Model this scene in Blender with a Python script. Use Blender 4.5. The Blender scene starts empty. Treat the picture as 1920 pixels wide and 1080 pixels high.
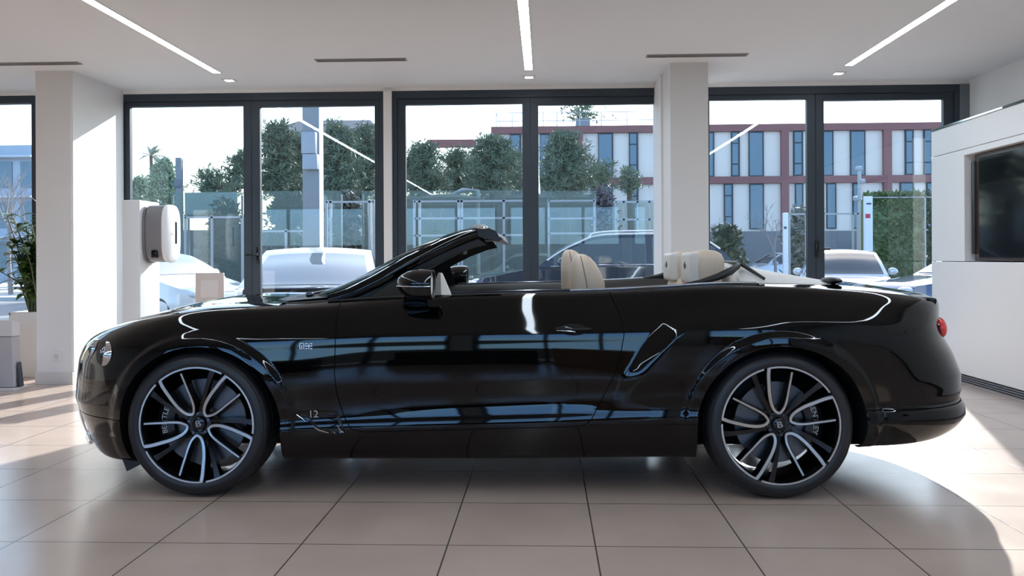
import bpy, bmesh, math, random
import numpy as np
from mathutils import Vector, Matrix, Euler
from mathutils.bvhtree import BVHTree
random.seed(7)
rng = np.random.default_rng(7)
C = bpy.context.scene.collection
PI = math.pi

# ------------------------------------------------------------------ camera
FPX, CAM_H, YAW, ROLL, HOR = 1600.0, 1.174, math.radians(2.2), math.radians(-0.27), 485.0
cam_rot = Matrix.Rotation(YAW, 3, 'Z') @ Matrix.Rotation(PI/2, 3, 'X') @ Matrix.Rotation(ROLL, 3, 'Z')
cam_pos = Vector((0, 0, CAM_H))

def ray(px, py):
    d = Vector(((px - 960)/FPX, -(py - HOR)/FPX, -1.0))
    return (cam_rot @ d).normalized()

def at(px, py, X=None, Y=None, Z=None):
    """point of the place seen at a pixel of the photograph, at a known distance, height or side"""
    d = ray(px, py)
    if Y is not None: k = (Y - cam_pos.y)/d.y
    elif Z is not None: k = (Z - cam_pos.z)/d.z
    else: k = (X - cam_pos.x)/d.x
    return cam_pos + d*k

def pix(p):
    q = cam_rot.transposed() @ (Vector(p) - cam_pos)
    return (960 + FPX*q.x/(-q.z), HOR - FPX*q.y/(-q.z))

# ------------------------------------------------------------------ materials
def mat(name, col, rough=0.5, metal=0.0, spec=0.5, coat=0.0, ior=1.5, alpha=1.0):
    m = bpy.data.materials.new(name); m.use_nodes = True
    b = m.node_tree.nodes['Principled BSDF']
    b.inputs['Base Color'].default_value = (*col, 1)
    b.inputs['Roughness'].default_value = rough
    b.inputs['Metallic'].default_value = metal
    b.inputs['IOR'].default_value = ior
    b.inputs['Specular IOR Level'].default_value = spec
    b.inputs['Coat Weight'].default_value = coat
    b.inputs['Coat Roughness'].default_value = 0.02
    return m

def srgb(r, g, b):
    f = lambda c: (c/255/12.92) if c/255 <= 0.04045 else ((c/255+0.055)/1.055)**2.4
    return (f(r), f(g), f(b))

def noisy(name, c1, c2, scale=6.0, rough=0.5, detail=4, bump=0.0, metal=0.0, coord='Object', stretch=(1,1,1), spec=0.5):
    m = mat(name, c1, rough, metal, spec); nt = m.node_tree; N = nt.nodes; L = nt.links
    b = N['Principled BSDF']
    tc = N.new('ShaderNodeTexCoord'); mp = N.new('ShaderNodeMapping'); mp.inputs['Scale'].default_value = stretch
    nz = N.new('ShaderNodeTexNoise'); nz.inputs['Scale'].default_value = scale; nz.inputs['Detail'].default_value = detail
    mx = N.new('ShaderNodeMix'); mx.data_type = 'RGBA'
    mx.inputs[6].default_value = (*c1, 1); mx.inputs[7].default_value = (*c2, 1)
    L.new(tc.outputs[coord], mp.inputs['Vector']); L.new(mp.outputs[0], nz.inputs['Vector'])
    L.new(nz.outputs['Fac'], mx.inputs[0]); L.new(mx.outputs[2], b.inputs['Base Color'])
    if bump:
        bp = N.new('ShaderNodeBump'); bp.inputs['Strength'].default_value = bump; bp.inputs['Distance'].default_value = 0.02
        L.new(nz.outputs['Fac'], bp.inputs['Height']); L.new(bp.outputs[0], b.inputs['Normal'])
    return m

def glass(name, tint=(1,1,1), refl=0.04, rough=0.0):
    """architectural pane: clear (or tinted) with Schlick reflection"""
    m = bpy.data.materials.new(name); m.use_nodes = True
    nt = m.node_tree; N = nt.nodes; L = nt.links
    N.remove(N['Principled BSDF']); out = N['Material Output']
    tr = N.new('ShaderNodeBsdfTransparent'); tr.inputs['Color'].default_value = (*tint, 1)
    gl = N.new('ShaderNodeBsdfGlossy'); gl.inputs['Roughness'].default_value = rough
    lw = N.new('ShaderNodeLayerWeight'); lw.inputs['Blend'].default_value = 0.5
    pw = N.new('ShaderNodeMath'); pw.operation = 'POWER'; pw.inputs[1].default_value = 5
    ml = N.new('ShaderNodeMath'); ml.operation = 'MULTIPLY_ADD'; ml.inputs[1].default_value = 1-refl; ml.inputs[2].default_value = refl
    mx = N.new('ShaderNodeMixShader')
    L.new(lw.outputs['Facing'], pw.inputs[0]); L.new(pw.outputs[0], ml.inputs[0])
    L.new(ml.outputs[0], mx.inputs[0]); L.new(tr.outputs[0], mx.inputs[1]); L.new(gl.outputs[0], mx.inputs[2])
    L.new(mx.outputs[0], out.inputs['Surface'])
    return m

def emit(name, col, strength):
    m = bpy.data.materials.new(name); m.use_nodes = True
    nt = m.node_tree; N = nt.nodes
    N.remove(N['Principled BSDF'])
    e = N.new('ShaderNodeEmission'); e.inputs['Color'].default_value = (*col, 1); e.inputs['Strength'].default_value = strength
    nt.links.new(e.outputs[0], N['Material Output'].inputs['Surface'])
    return m

# ------------------------------------------------------------------ mesh building
class MB:
    def __init__(s): s.v = []; s.f = []; s.n = None
    def add(s, vs, fs):
        o = len(s.v); s.v += [tuple(p) for p in vs]; s.f += [tuple(i+o for i in f) for f in fs]; return s
    def box(s, a, b, M=None):
        x0,y0,z0 = a; x1,y1,z1 = b
        vs = [Vector(p) for p in ((x0,y0,z0),(x1,y0,z0),(x1,y1,z0),(x0,y1,z0),(x0,y0,z1),(x1,y0,z1),(x1,y1,z1),(x0,y1,z1))]
        if M: vs = [M @ p for p in vs]
        return s.add(vs, [(0,3,2,1),(4,5,6,7),(0,1,5,4),(1,2,6,5),(2,3,7,6),(3,0,4,7)])
    def rbox(s, a, b, r, M=None, seg=3):
        """box with rounded edges"""
        bm = bmesh.new(); bmesh.ops.create_cube(bm, size=1)
        c = [(a[i]+b[i])/2 for i in range(3)]; d = [b[i]-a[i] for i in range(3)]
        for v in bm.verts: v.co = Vector((c[i]+v.co[i]*d[i] for i in range(3)))
        r = min(r, min(abs(x) for x in d)*0.49)
        bmesh.ops.bevel(bm, geom=bm.edges[:], offset=r, segments=seg, profile=0.5, affect='EDGES')
        return s.bm(bm, M)
    def bm(s, bm, M=None):
        bm.verts.index_update()
        vs = [(M @ v.co if M else v.co.copy()) for v in bm.verts]
        fs = [tuple(v.index for v in f.verts) for f in bm.faces]
        bm.free(); return s.add(vs, fs)
    def tube(s, pts, r, seg=8, cap=True, closed=False):
        pts = [Vector(p) for p in pts]; n = len(pts)
        rs = r if hasattr(r, '__len__') else [r]*n
        rings = []; prev = None
        for i, p in enumerate(pts):
            if closed: t = pts[(i+1) % n] - pts[i-1]
            else: t = pts[min(i+1, n-1)] - pts[max(i-1, 0)]
            t.normalize()
            if prev is None:
                a = t.orthogonal().normalized()
            else:
                a = prev - t*prev.dot(t)
                a = a.normalized() if a.length > 1e-6 else t.orthogonal().normalized()
            prev = a; b = t.cross(a)
            rings.append([p + (a*math.cos(2*PI*k/seg) + b*math.sin(2*PI*k/seg))*rs[i] for k in range(seg)])
        vs = [q for R in rings for q in R]; fs = []
        m = n if closed else n-1
        for i in range(m):
            j = (i+1) % n
            for k in range(seg):
                fs.append((i*seg+k, i*seg+(k+1) % seg, j*seg+(k+1) % seg, j*seg+k))
        if cap and not closed:
            fs.append(tuple(range(seg))[::-1]); fs.append(tuple((n-1)*seg+k for k in range(seg)))
        return s.add(vs, fs)
    def grid(s, P, flip=False, closeu=False):
        """P[i][j] points"""
        a = len(P); b = len(P[0]); vs = [p for R in P for p in R]; fs = []
        for i in range(a if closeu else a-1):
            i2 = (i+1) % a
            for j in range(b-1):
                q = (i*b+j, i*b+j+1, i2*b+j+1, i2*b+j)
                fs.append(q[::-1] if flip else q)
        return s.add(vs, fs)
    def lathe(s, prof, seg=48, axis='Y', center=(0,0,0), M=None):
        """prof: list of (radius, height along axis); closed loops allowed by repeating the first point"""
        P = []
        for k in range(seg):
            a = 2*PI*k/seg; ca, sa = math.cos(a), math.sin(a); row = []
            for r, h in prof:
                if axis == 'Y': p = Vector((r*ca, h, r*sa))
                elif axis == 'Z': p = Vector((r*ca, r*sa, h))
                else: p = Vector((h, r*ca, r*sa))
                p += Vector(center); row.append(M @ p if M else p)
            P.append(row)
        return s.grid(P, closeu=True, flip=(axis != 'Y'))
    def prism(s, poly, y0, y1, plane='XZ', M=None):
        """extrude a 2D polygon"""
        def mk(a, b, h):
            p = {'XZ': (a, h, b), 'XY': (a, b, h), 'YZ': (h, a, b)}[plane]
            return M @ Vector(p) if M else Vector(p)
        n = len(poly)
        vs = [mk(a, b, y0) for a, b in poly] + [mk(a, b, y1) for a, b in poly]
        fs = [tuple(range(n)), tuple(range(2*n-1, n-1, -1))] + [(i, i+n, (i+1) % n + n, (i+1) % n) for i in range(n)]
        return s.add(vs, fs)
    def ellipsoid(s, c, r, M=None, u=20, v=14):
        bm = bmesh.new(); bmesh.ops.create_uvsphere(bm, u_segments=u, v_segments=v, radius=1)
        for q in bm.verts: q.co = Vector((c[i]+q.co[i]*r[i] for i in range(3)))
        return s.bm(bm, M)
    def build(s, name, material, parent=None, smooth=None, bevel=0.0, recalc=True):
        me = bpy.data.meshes.new(name); me.from_pydata([tuple(p) for p in s.v], [], s.f)
        if recalc:
            bm = bmesh.new(); bm.from_mesh(me); bmesh.ops.remove_doubles(bm, verts=bm.verts, dist=1e-5)
            if bevel: bmesh.ops.bevel(bm, geom=[e for e in bm.edges if len(e.link_faces) == 2 and e.calc_face_angle(0) > 0.5], offset=bevel, segments=2, profile=0.5, affect='EDGES')
            bmesh.ops.recalc_face_normals(bm, faces=bm.faces); bm.to_mesh(me); bm.free()
        me.materials.append(material)
        o = bpy.data.objects.new(name, me); C.objects.link(o)
        if parent: o.parent = parent
        if smooth is not None:
            me.shade_smooth()
            if smooth < 180: me.set_sharp_from_angle(angle=math.radians(smooth))
        return o

def empty(name, loc=(0,0,0), rz=0.0):
    o = bpy.data.objects.new(name, None); C.objects.link(o); o.location = loc; o.rotation_euler = (0,0,rz); o.empty_display_size = 0.2
    return o
def tag(o, label, cat, group=None, kind=None):
    o['label'] = label; o['category'] = cat
    if group: o['group'] = group
    if kind: o['kind'] = kind
    return o
def struct(o, label=None):
    o['kind'] = 'structure'
    if label: o['label'] = label
    return o
def copy_tree(o, parent=None):
    c = o.copy(); C.objects.link(c)
    if parent is not None: c.parent = parent
    for ch in [x for x in bpy.data.objects if x.parent == o]: copy_tree(ch, c)
    return c

def text_mesh(body, size, depth=0.0, font_extr=0.0015, align='CENTER'):
    cu = bpy.data.curves.new('txt', 'FONT'); cu.body = body; cu.size = size; cu.extrude = font_extr
    cu.align_x = align; cu.align_y = 'CENTER'
    o = bpy.data.objects.new('txt', cu); C.objects.link(o)
    dg = bpy.context.evaluated_depsgraph_get(); me = bpy.data.meshes.new_from_object(o.evaluated_get(dg))
    bpy.data.objects.remove(o); bpy.data.curves.remove(cu)
    vs = [v.co.copy() for v in me.vertices]; fs = [tuple(p.vertices) for p in me.polygons]
    bpy.data.meshes.remove(me)
    return vs, fs

def pchip(x, y, xi):
    """monotone cubic interpolation"""
    x = np.asarray(x, float); y = np.asarray(y, float); h = np.diff(x); d = np.diff(y)/h
    m = np.zeros_like(y)
    for i in range(1, len(x)-1):
        if d[i-1]*d[i] > 0:
            w1 = 2*h[i]+h[i-1]; w2 = h[i]+2*h[i-1]; m[i] = (w1+w2)/(w1/d[i-1]+w2/d[i])
    m[0] = d[0]; m[-1] = d[-1]
    xi = np.asarray(xi, float); k = np.clip(np.searchsorted(x, xi)-1, 0, len(x)-2)
    t = np.clip((xi-x[k])/h[k], 0, 1); a = t*t*(3-2*t)
    return y[k]*(1-a) + y[k+1]*a + h[k]*(m[k]*t*(1-t)**2 - m[k+1]*t*t*(1-t))

def sstep(a, b, x):
    t = np.clip((x-a)/(b-a), 0, 1); return t*t*(3-2*t)

# ================================================================== the convertible
# local axes: x = towards the tail, y = away from the camera, z = up; origin between the wheels on the floor
paint = mat('black_paint', (0.0010,0.0010,0.0011), 0.03, 0, 0.5, 0.0, 1.44)
gloss_black = mat('gloss_black', (0.004,0.004,0.0045), 0.08)
satin_black = mat('satin_black', (0.012,0.012,0.013), 0.45)
dark_plastic = mat('dark_plastic', (0.006,0.006,0.0065), 0.75, spec=0.25)
chrome = mat('chrome', (0.78,0.79,0.81), 0.06, 1.0)
dark_chrome = mat('dark_chrome', (0.10,0.10,0.11), 0.12, 1.0)
machined = mat('machined_alloy', (0.62,0.60,0.57), 0.28, 1.0)
rubber = noisy('tyre_rubber', (0.010,0.0105,0.013), (0.016,0.0165,0.020), 30, 0.42, spec=0.5)
disc_steel = noisy('brake_disc_steel', (0.11,0.11,0.115), (0.17,0.17,0.175), 40, 0.36, metal=0.9)
caliper_black = mat('caliper_black', (0.01,0.01,0.011), 0.25)
letter_white = mat('letter_white', (0.55,0.55,0.56), 0.4)
leather = noisy('beige_leather', (0.63,0.50,0.38), (0.70,0.57,0.44), 60, 0.5, bump=0.06)
leather_pale = noisy('pale_linen_leather', (0.72,0.67,0.60), (0.76,0.71,0.65), 60, 0.5, bump=0.06)
leather_dark = noisy('dark_trim_leather', (0.016,0.014,0.013), (0.022,0.02,0.018), 60, 0.55, bump=0.05)
stitch = mat('stitching', (0.30,0.22,0.15), 0.7)
red_lens = mat('red_lens', (0.85,0.045,0.04), 0.08, 0, 0.6)
lens_glass = mat('lamp_lens', (0.55,0.58,0.64), 0.10, 0.5, 0.9)
car_glass = glass('car_glass', (0.42,0.47,0.45), 0.05)
mirror_glass = mat('mirror_glass', (0.85,0.86,0.88), 0.01, 1.0)
cloth_black = noisy('carpet_black', (0.008,0.008,0.008), (0.014,0.013,0.013), 120, 0.9)

CAR_POS, CAR_RZ = (-0.30, 5.106, 0.0), math.radians(0.45)
car = empty('convertible', CAR_POS, CAR_RZ)
tag(car, 'glossy black convertible with its roof down and beige seats, parked on the tiled showroom floor', 'car')
CM = Matrix.Translation(CAR_POS) @ Matrix.Rotation(CAR_RZ, 4, 'Z'); CMI = CM.inverted()
def car_ray(px, py):
    return CMI @ cam_pos, (CMI.to_3x3() @ ray(px, py)).normalized()
def car_at(px, py, y):
    o, d = car_ray(px, py); return o + d*((y-o.y)/d.y)

UF, UR, WZ, TR = -1.430, 1.430, 0.360, 0.360     # wheel centres, tyre radius

# ---- section control points along the car (nominal station -> height z and half width o)
ST = [-2.36,-2.20,-1.90,-1.43,-1.00,-0.50, 0.00, 0.50, 0.90, 1.20, 1.43, 1.90, 2.20, 2.45, 2.58]
TAB = {  # z row, o row
 'b0': ([0.205,0.15,0.152,0.17,0.175,0.175,0.175,0.18,0.185,0.19,0.21,0.245,0.255,0.285,0.315],
        [0.82,0.82,0.8176,0.794,0.768,0.768,0.768,0.768,0.768,0.7816,0.7952,0.7964,0.7876,0.7788,0.78]),
 'b':  ([0.215,0.168,0.165,0.18,0.182,0.183,0.185,0.19,0.195,0.2,0.22,0.255,0.27,0.3,0.33],
        [0.905,0.905,0.9026,0.894,0.873,0.873,0.873,0.873,0.873,0.8766,0.8802,0.8814,0.8726,0.8588,0.86]),
 'r':  ([0.26,0.26,0.274,0.285,0.325,0.342,0.355,0.37,0.385,0.394,0.388,0.361,0.364,0.367,0.37],
        [0.945,0.945,0.9497,0.9462,0.9335,0.9345,0.9345,0.9385,0.9385,0.9369,0.9404,0.9415,0.9327,0.9239,0.92]),
 'r2': ([0.29,0.29,0.311,0.3325,0.385,0.402,0.415,0.43,0.443,0.4385,0.427,0.4115,0.411,0.4105,0.41],
        [0.95,0.95,0.9521,0.9476,0.9253,0.9253,0.9253,0.9303,0.9323,0.9337,0.9381,0.9406,0.9341,0.9255,0.92]),
 'v':  ([0.34,0.34,0.363,0.4075,0.43,0.447,0.462,0.478,0.49,0.4805,0.466,0.4595,0.458,0.4565,0.455],
        [0.955,0.955,0.9595,0.9588,0.9337,0.9217,0.9197,0.9247,0.9357,0.9394,0.9391,0.9403,0.9315,0.9208,0.91]),
 'v2': ([0.4,0.41,0.44,0.48,0.475,0.49,0.505,0.52,0.535,0.53,0.52,0.51,0.5,0.5,0.49],
        [0.957,0.957,0.9616,0.9605,0.938,0.924,0.921,0.926,0.935,0.9381,0.9372,0.9439,0.9346,0.9213,0.91]),
 'm0': ([0.47,0.48,0.514,0.555,0.555,0.57,0.575,0.585,0.59,0.594,0.588,0.571,0.554,0.547,0.54],
        [0.957,0.957,0.963,0.9625,0.949,0.935,0.9305,0.9345,0.941,0.9425,0.942,0.9475,0.94,0.9235,0.91]),
 'm':  ([0.54,0.56,0.601,0.6375,0.64,0.645,0.65,0.655,0.655,0.6585,0.662,0.6465,0.621,0.6055,0.59],
        [0.955,0.957,0.9605,0.9587,0.9485,0.9355,0.931,0.934,0.9365,0.9393,0.942,0.9472,0.9415,0.9238,0.91]),
 'k1': ([0.6,0.635,0.675,0.71,0.718,0.738,0.747,0.753,0.755,0.77,0.785,0.785,0.76,0.715,0.67],
        [0.948,0.952,0.9567,0.9537,0.9425,0.9305,0.926,0.928,0.9285,0.9325,0.9374,0.943,0.9357,0.9153,0.9]),
 'k':  ([.625,.66,.71,.76,.786,.806,.815,.821,.825,.83,.83,.83,.80,.75,.70],
        [.94,.945,.952,.949,.9355,.9235,.919,.921,.922,.927,.933,.938,.93,.91,.895]),
 'k2': ([.65,.69,.74,.79,.808,.826,.835,.842,.85,.86,.865,.87,.84,.79,.735],
        [.93,.936,.944,.942,.929,.9165,.912,.914,.916,.921,.927,.932,.925,.905,.885]),
 's0': ([.67,.72,.78,.87,.885,.895,.905,.91,.915,.935,.94,.94,.92,.875,.80],
        [.91,.915,.922,.908,.900,.891,.888,.89,.893,.900,.908,.912,.905,.885,.85]),
 's':  ([0.685,0.745,0.813,0.91,0.925,0.935,0.945,0.952,0.962,0.985,0.984,0.972,0.955,0.927,0.875],
        [0.87,0.875,0.885,0.872,0.866,0.861,0.862,0.863,0.865,0.872,0.88,0.882,0.875,0.865,0.84]),
 's2': ([0.695,0.765,0.837,0.925,0.941,0.965,0.98,0.988,1.003,1.022,1.02,0.997,0.972,0.953,0.92],
        [0.82,0.83,0.835,0.818,0.815,0.823,0.835,0.836,0.835,0.838,0.842,0.842,0.835,0.83,0.8]),
 't':  ([0.7,0.78,0.849,0.934,0.949,0.98,0.996,1.005,1.022,1.039,1.034,1.011,0.984,0.961,0.935],
        [0.76,0.77,0.77,0.755,0.765,0.785,0.8,0.8,0.795,0.785,0.78,0.775,0.765,0.765,0.76]),
 'd1': ([0.706,0.798,0.868,0.948,0.955,0.98,0.996,1.005,1.026,1.052,1.051,1.032,1.002,0.976,0.948],
        [0.58,0.58,0.58,0.57,0.58,0.6,0.62,0.62,0.6,0.58,0.57,0.57,0.56,0.55,0.52]),
 'd2': ([0.712,0.808,0.88,0.966,0.962,0.98,0.996,1.005,1.028,1.056,1.06,1.044,1.013,0.982,0.956],
        [0.33,0.33,0.33,0.33,0.33,0.33,0.33,0.33,0.33,0.33,0.33,0.33,0.33,0.32,0.3]),
 'c':  ([.714,.812,.884,.971,.966,.980,.996,1.005,1.029,1.058,1.066,1.053,1.021,.986,.959],
        [0]*15),
}
KEYS = list(TAB); NSUB = 10; IT = KEYS.index('t')
NOSE, TAIL = -2.36, 2.58
a_ = np.linspace(0, 1, 60)
U = np.concatenate([NOSE + 0.56*a_**2.0, np.arange(-1.79, 2.09, 0.010), (TAIL - 0.48*a_[::-1]**2.0)])
U[0] += 1e-4; U[-1] -= 1e-4
def gsm(y, u, sg):
    """smooth a control curve along the car, leaving the ends"""
    uu = np.linspace(NOSE, TAIL, 500); yy = np.interp(uu, u, y); d = uu[1]-uu[0]
    n = int(3*sg/d); k = np.exp(-0.5*(np.arange(-n, n+1)*d/sg)**2); k /= k.sum()
    ext = np.concatenate([2*yy[0]-yy[n:0:-1], yy, 2*yy[-1]-yy[-2:-n-2:-1]])
    ys = np.convolve(ext, k, 'valid')
    w = sstep(NOSE, NOSE+0.25, uu)*(1-sstep(TAIL-0.25, TAIL, uu))
    return np.interp(u, uu, yy*(1-w)+ys*w)
Zc = np.array([gsm(pchip(ST, TAB[k][0], U), U, 0.06) for k in KEYS])      # K x NU
Oc = np.array([gsm(pchip(ST, TAB[k][1], U), U, 0.06) for k in KEYS])

def section(Zk, Ok):
    """smooth section through the control points of every station"""
    K, n = Zk.shape
    dt = np.sqrt(np.diff(Zk, axis=0)**2 + np.diff(Ok, axis=0)**2)**0.75 + 1e-6
    def slopes(Y):
        d = np.diff(Y, axis=0)/dt; m = np.zeros_like(Y)
        m[1:-1] = (d[:-1]*dt[1:] + d[1:]*dt[:-1])/(dt[1:]+dt[:-1]); m[0] = d[0]; m[-1] = d[-1]
        return m
    mz, mo = slopes(Zk), slopes(Ok); zs, os_ = [], []
    for i in range(K-1):
        ns = NSUB if i < IT else 10
        for s in range(ns + (1 if i == K-2 else 0)):
            t = s/ns; h00, h10, h01, h11 = 2*t**3-3*t**2+1, t**3-2*t**2+t, -2*t**3+3*t**2, t**3-t**2
            zs.append(h00*Zk[i]+h10*dt[i]*mz[i]+h01*Zk[i+1]+h11*dt[i]*mz[i+1])
            os_.append(h00*Ok[i]+h10*dt[i]*mo[i]+h01*Ok[i+1]+h11*dt[i]*mo[i+1])
    return np.array(zs).T, np.array(os_).T            # NU x NV
Zg, Og = section(Zc, Oc)
NU, NV = Zg.shape; JT = IT*NSUB
def plan(u):
    qf = np.clip((u-NOSE)/0.92, 0, 1); qr = np.clip((TAIL-u)/0.72, 0, 1)
    return (1-(1-qf)**2.45)**(1/2.45) * (1-(1-qr)**2.7)**(1/2.7)
sh_n = (np.array([.0,.06,.154,.20,.303,.395,.438,.543,.647,.752,.826,.9,1.2]), np.array([.20,.17,.12,.095,.055,.018,.0,.010,.020,.050,.085,.12,.12]))
sh_t = (np.array([.0,.20,.256,.316,.366,.41,.44,.487,.569,.679,.751,.83,.911,.96,1.3]), np.array([-.13,-.13,-.075,-.036,-.016,-.022,-.040,-.028,-.030,-.072,-.112,-.132,-.126,-.122,-.12]))
Ug = np.repeat(U[:, None], NV, 1)
bn = 1 - sstep(NOSE+0.05, -1.75, Ug); bt = sstep(1.85, TAIL-0.03, Ug)
Ux = Ug + np.interp(Zg, *sh_n)*bn + np.interp(Zg, *sh_t)*bt
Og = Og*plan(U)[:, None]; Og[0] = 0; Og[-1] = 0
# haunch over the rear wheel
HC = np.array([(.56,.40),(.60,.49),(.666,.608),(.732,.70),(.798,.791),(.863,.868),(.941,.922),(1.123,.952),(1.357,.967),(1.537,.970),(1.795,.955),(2.1,.92),(2.5,.87)])
def seg_dist(px, pz, poly, closed=False):
    best = np.full(px.shape, 9.0); n = len(poly)
    for i in range(n if closed else n-1):
        a = np.array(poly[i]); b = np.array(poly[(i+1) % n]); ab = b-a
        t = np.clip(((px-a[0])*ab[0]+(pz-a[1])*ab[1])/(ab@ab), 0, 1)
        best = np.minimum(best, np.hypot(px-a[0]-t*ab[0], pz-a[1]-t*ab[1]))
    return best
def poly_sdf(px, pz, poly):
    """positive inside"""
    d = seg_dist(px, pz, poly, True); ins = np.zeros(px.shape, bool); n = len(poly)
    for i in range(n):
        x1, z1 = poly[i]; x2, z2 = poly[(i+1) % n]
        c = ((z1 > pz) != (z2 > pz)) & (px < (x2-x1)*(pz-z1)/((z2-z1) or 1e-9)+x1)
        ins ^= c
    return np.where(ins, d, -d)
side = np.arange(NV)[None, :] <= JT
hd = seg_dist(Ux, Zg, HC)*np.where((Zg < np.interp(Ux, HC[:,0], HC[:,1])) & (Ux > .56), 1, -1)
bump = 0.040*sstep(-0.006, 0.105, hd)*(1-sstep(1.75, 2.35, Ux))*sstep(.42, .80, Zg)
Og = Og + np.where(side, bump, 0)
# wheel arch lips
ARCH = [(UF+0.012, 0.405), (UR+0.004, 0.405)]
def arch_r(u, z, i):
    uc, R = ARCH[i]; du = u-uc; dz = (z-WZ)*1.045
    r = np.hypot(du, dz)
    inner = (du > 0) if i == 0 else (du < 0)
    r = np.where((z < WZ) & inner, np.abs(du), r)
    return r - R
for i in (0, 1):
    ar = arch_r(Ux, Zg, i)
    Og = Og + np.where(side & (Zg < .86), (0.014 + 0.003*sstep(.05, 0, ar))*(1-sstep(.045, .075, ar))*sstep(.14, .22, Zg), 0)
# ledge of the rear bumper
Og = Og + np.where(side, 0.020*(1-sstep(.425, .45, Zg))*sstep(1.78, 2.0, Ux)*(1-sstep(2.45, 2.57, Ux)), 0)

# ---- positions and normals of the half body (near side, y negative)
Pg = np.stack([Ux, -Og, Zg], -1)
du_ = np.gradient(Pg, axis=0); dv_ = np.gradient(Pg, axis=1)
Nn = np.cross(du_, dv_); Nn /= np.linalg.norm(Nn, axis=-1, keepdims=True) + 1e-12
Nn[:, -1, 1] = 0; Nn[0, :, 1] = 0; Nn[-1, :, 1] = 0
Nn /= np.linalg.norm(Nn, axis=-1, keepdims=True) + 1e-12
if Nn[NU//2, 60, 1] > 0: Nn = -Nn
# arc length from the belt edge, positive on the deck
ds = np.linalg.norm(np.diff(Pg, axis=1), axis=-1); cs = np.concatenate([np.zeros((NU, 1)), np.cumsum(ds, 1)], 1)
Wg = cs - cs[:, JT:JT+1]

class Shell:
    """a patch of the body surface; cut() keeps one side of a line drawn on it"""
    def __init__(s, P, N, A, F): s.P, s.N, s.A, s.F = P, N, A, F
    def cut(s, fv):
        P, N, A, F = list(s.P), list(s.N), list(s.A), []; cache = {}
        def mid(i, j):
            k = (i, j) if i < j else (j, i)
            if k not in cache:
                a, b = k; t = fv[a]/(fv[a]-fv[b])
                P.append(s.P[a]*(1-t)+s.P[b]*t); n = s.N[a]*(1-t)+s.N[b]*t; N.append(n/np.linalg.norm(n)); A.append(s.A[a]*(1-t)+s.A[b]*t)
                cache[k] = len(P)-1
            return cache[k]
        for f in s.F:
            q = [fv[i] > 0 for i in f]
            if all(q): F.append(f); continue
            if not any(q): continue
            out = []
            for a in range(len(f)):
                i, j = f[a], f[(a+1) % len(f)]
                if fv[i] > 0: out.append(i)
                if (fv[i] > 0) != (fv[j] > 0): out.append(mid(i, j))
            if len(out) >= 3: F.append(tuple(out))
        used = sorted({i for f in F for i in f}); mp = {i: k for k, i in enumerate(used)}
        return Shell(np.array([P[i] for i in used]).reshape(-1, 3), np.array([N[i] for i in used]).reshape(-1, 3),
                     np.array([A[i] for i in used]).reshape(-1, 3), [tuple(mp[i] for i in f) for f in F])
    def u(s): return s.A[:, 0]
    def z(s): return s.A[:, 1]
    def w(s): return s.A[:, 2]
idx = np.arange(NU*NV).reshape(NU, NV)
faces = [(int(idx[i, j]), int(idx[i+1, j]), int(idx[i+1, j+1]), int(idx[i, j+1])) for i in range(NU-1) for j in range(NV-1)]
body0 = Shell(Pg.reshape(-1, 3), Nn.reshape(-1, 3), np.stack([Ux, Zg, Wg], -1).reshape(-1, 3), faces)
whole = body0
for i in (0, 1): whole = whole.cut(arch_r(whole.u(), whole.z(), i))

def shell_obj(name, parts, material, parent=car, offset=0.0):
    """parts: list of (Shell, mirrored?) joined into one panel"""
    V, NR, F = [], [], []
    for sh, mir in parts:
        o = len(V); sg = np.array([1, -1, 1]) if mir else np.array([1, 1, 1])
        V += list((sh.P + sh.N*offset)*sg); NR += list(sh.N*sg)
        F += [tuple(i+o for i in (f[::-1] if mir else f)) for f in sh.F]
    me = bpy.data.meshes.new(name); me.from_pydata([tuple(p) for p in V], [], F); me.materials.append(material)
    # outward winding
    f0 = me.polygons[len(me.polygons)//2]; nsum = sum((me.polygons[k].normal.dot(Vector(NR[me.polygons[k].vertices[0]])) for k in range(0, len(F), max(1, len(F)//50))))
    if nsum < 0: me.flip_normals()
    me.shade_smooth(); me.normals_split_custom_set_from_vertices([tuple(n) for n in NR])
    o = bpy.data.objects.new(name, me); C.objects.link(o); o.parent = parent
    return o

G = 0.0022       # half of a shut line
DOOR = [(-.715,1.2),(-.740,.95),(-.741,.77),(-.743,.611),(-.733,.506),(-.702,.401),(-.664,.338),(-.60,.325),(.43,.352),(.486,.362),(.515,.385),(.573,.493),(.631,.611),(.662,.715),(.678,.80),(.674,.85),(.655,.91),(.615,1.0),(.58,1.2)]
COWL, REAR = -1.06, 1.38          # deck is open between these
def cabin_open(sh): # keep everything except the cockpit opening
    u, w = sh.u(), sh.w(); cw = COWL - 0.06*np.clip(w/0.7, 0, 1)
    return np.maximum(np.maximum(cw-u, u-REAR), 0.012-w)
P = whole.cut(cabin_open(whole))
bonnet = P.cut(np.minimum(P.w()-G+0.0, -0.9-P.u())); P1 = P.cut(-np.minimum(P.w()+G, -0.9-P.u()))
bonnet = bonnet.cut(bonnet.u()+2.30)
fb = lambda s: np.minimum(-1.30-s.u(), 0.378-s.z())
front_bumper = P1.cut(fb(P1)-G); P2 = P1.cut(-fb(P1)-G)
rb = lambda s: np.minimum(s.u()-1.55, 0.437-s.z())
rear_bumper = P2.cut(rb(P2)-G); P3 = P2.cut(-rb(P2)-G)
bl = lambda s: np.minimum(s.w()-0.035, s.u()-1.80)
boot = P3.cut(bl(P3)-G); P4 = P3.cut(-bl(P3)-G)
dsd = lambda s: poly_sdf(s.u(), s.z(), DOOR)
door_s = P4.cut(dsd(P4)-G); P5 = P4.cut(-dsd(P4)-G)
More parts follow.
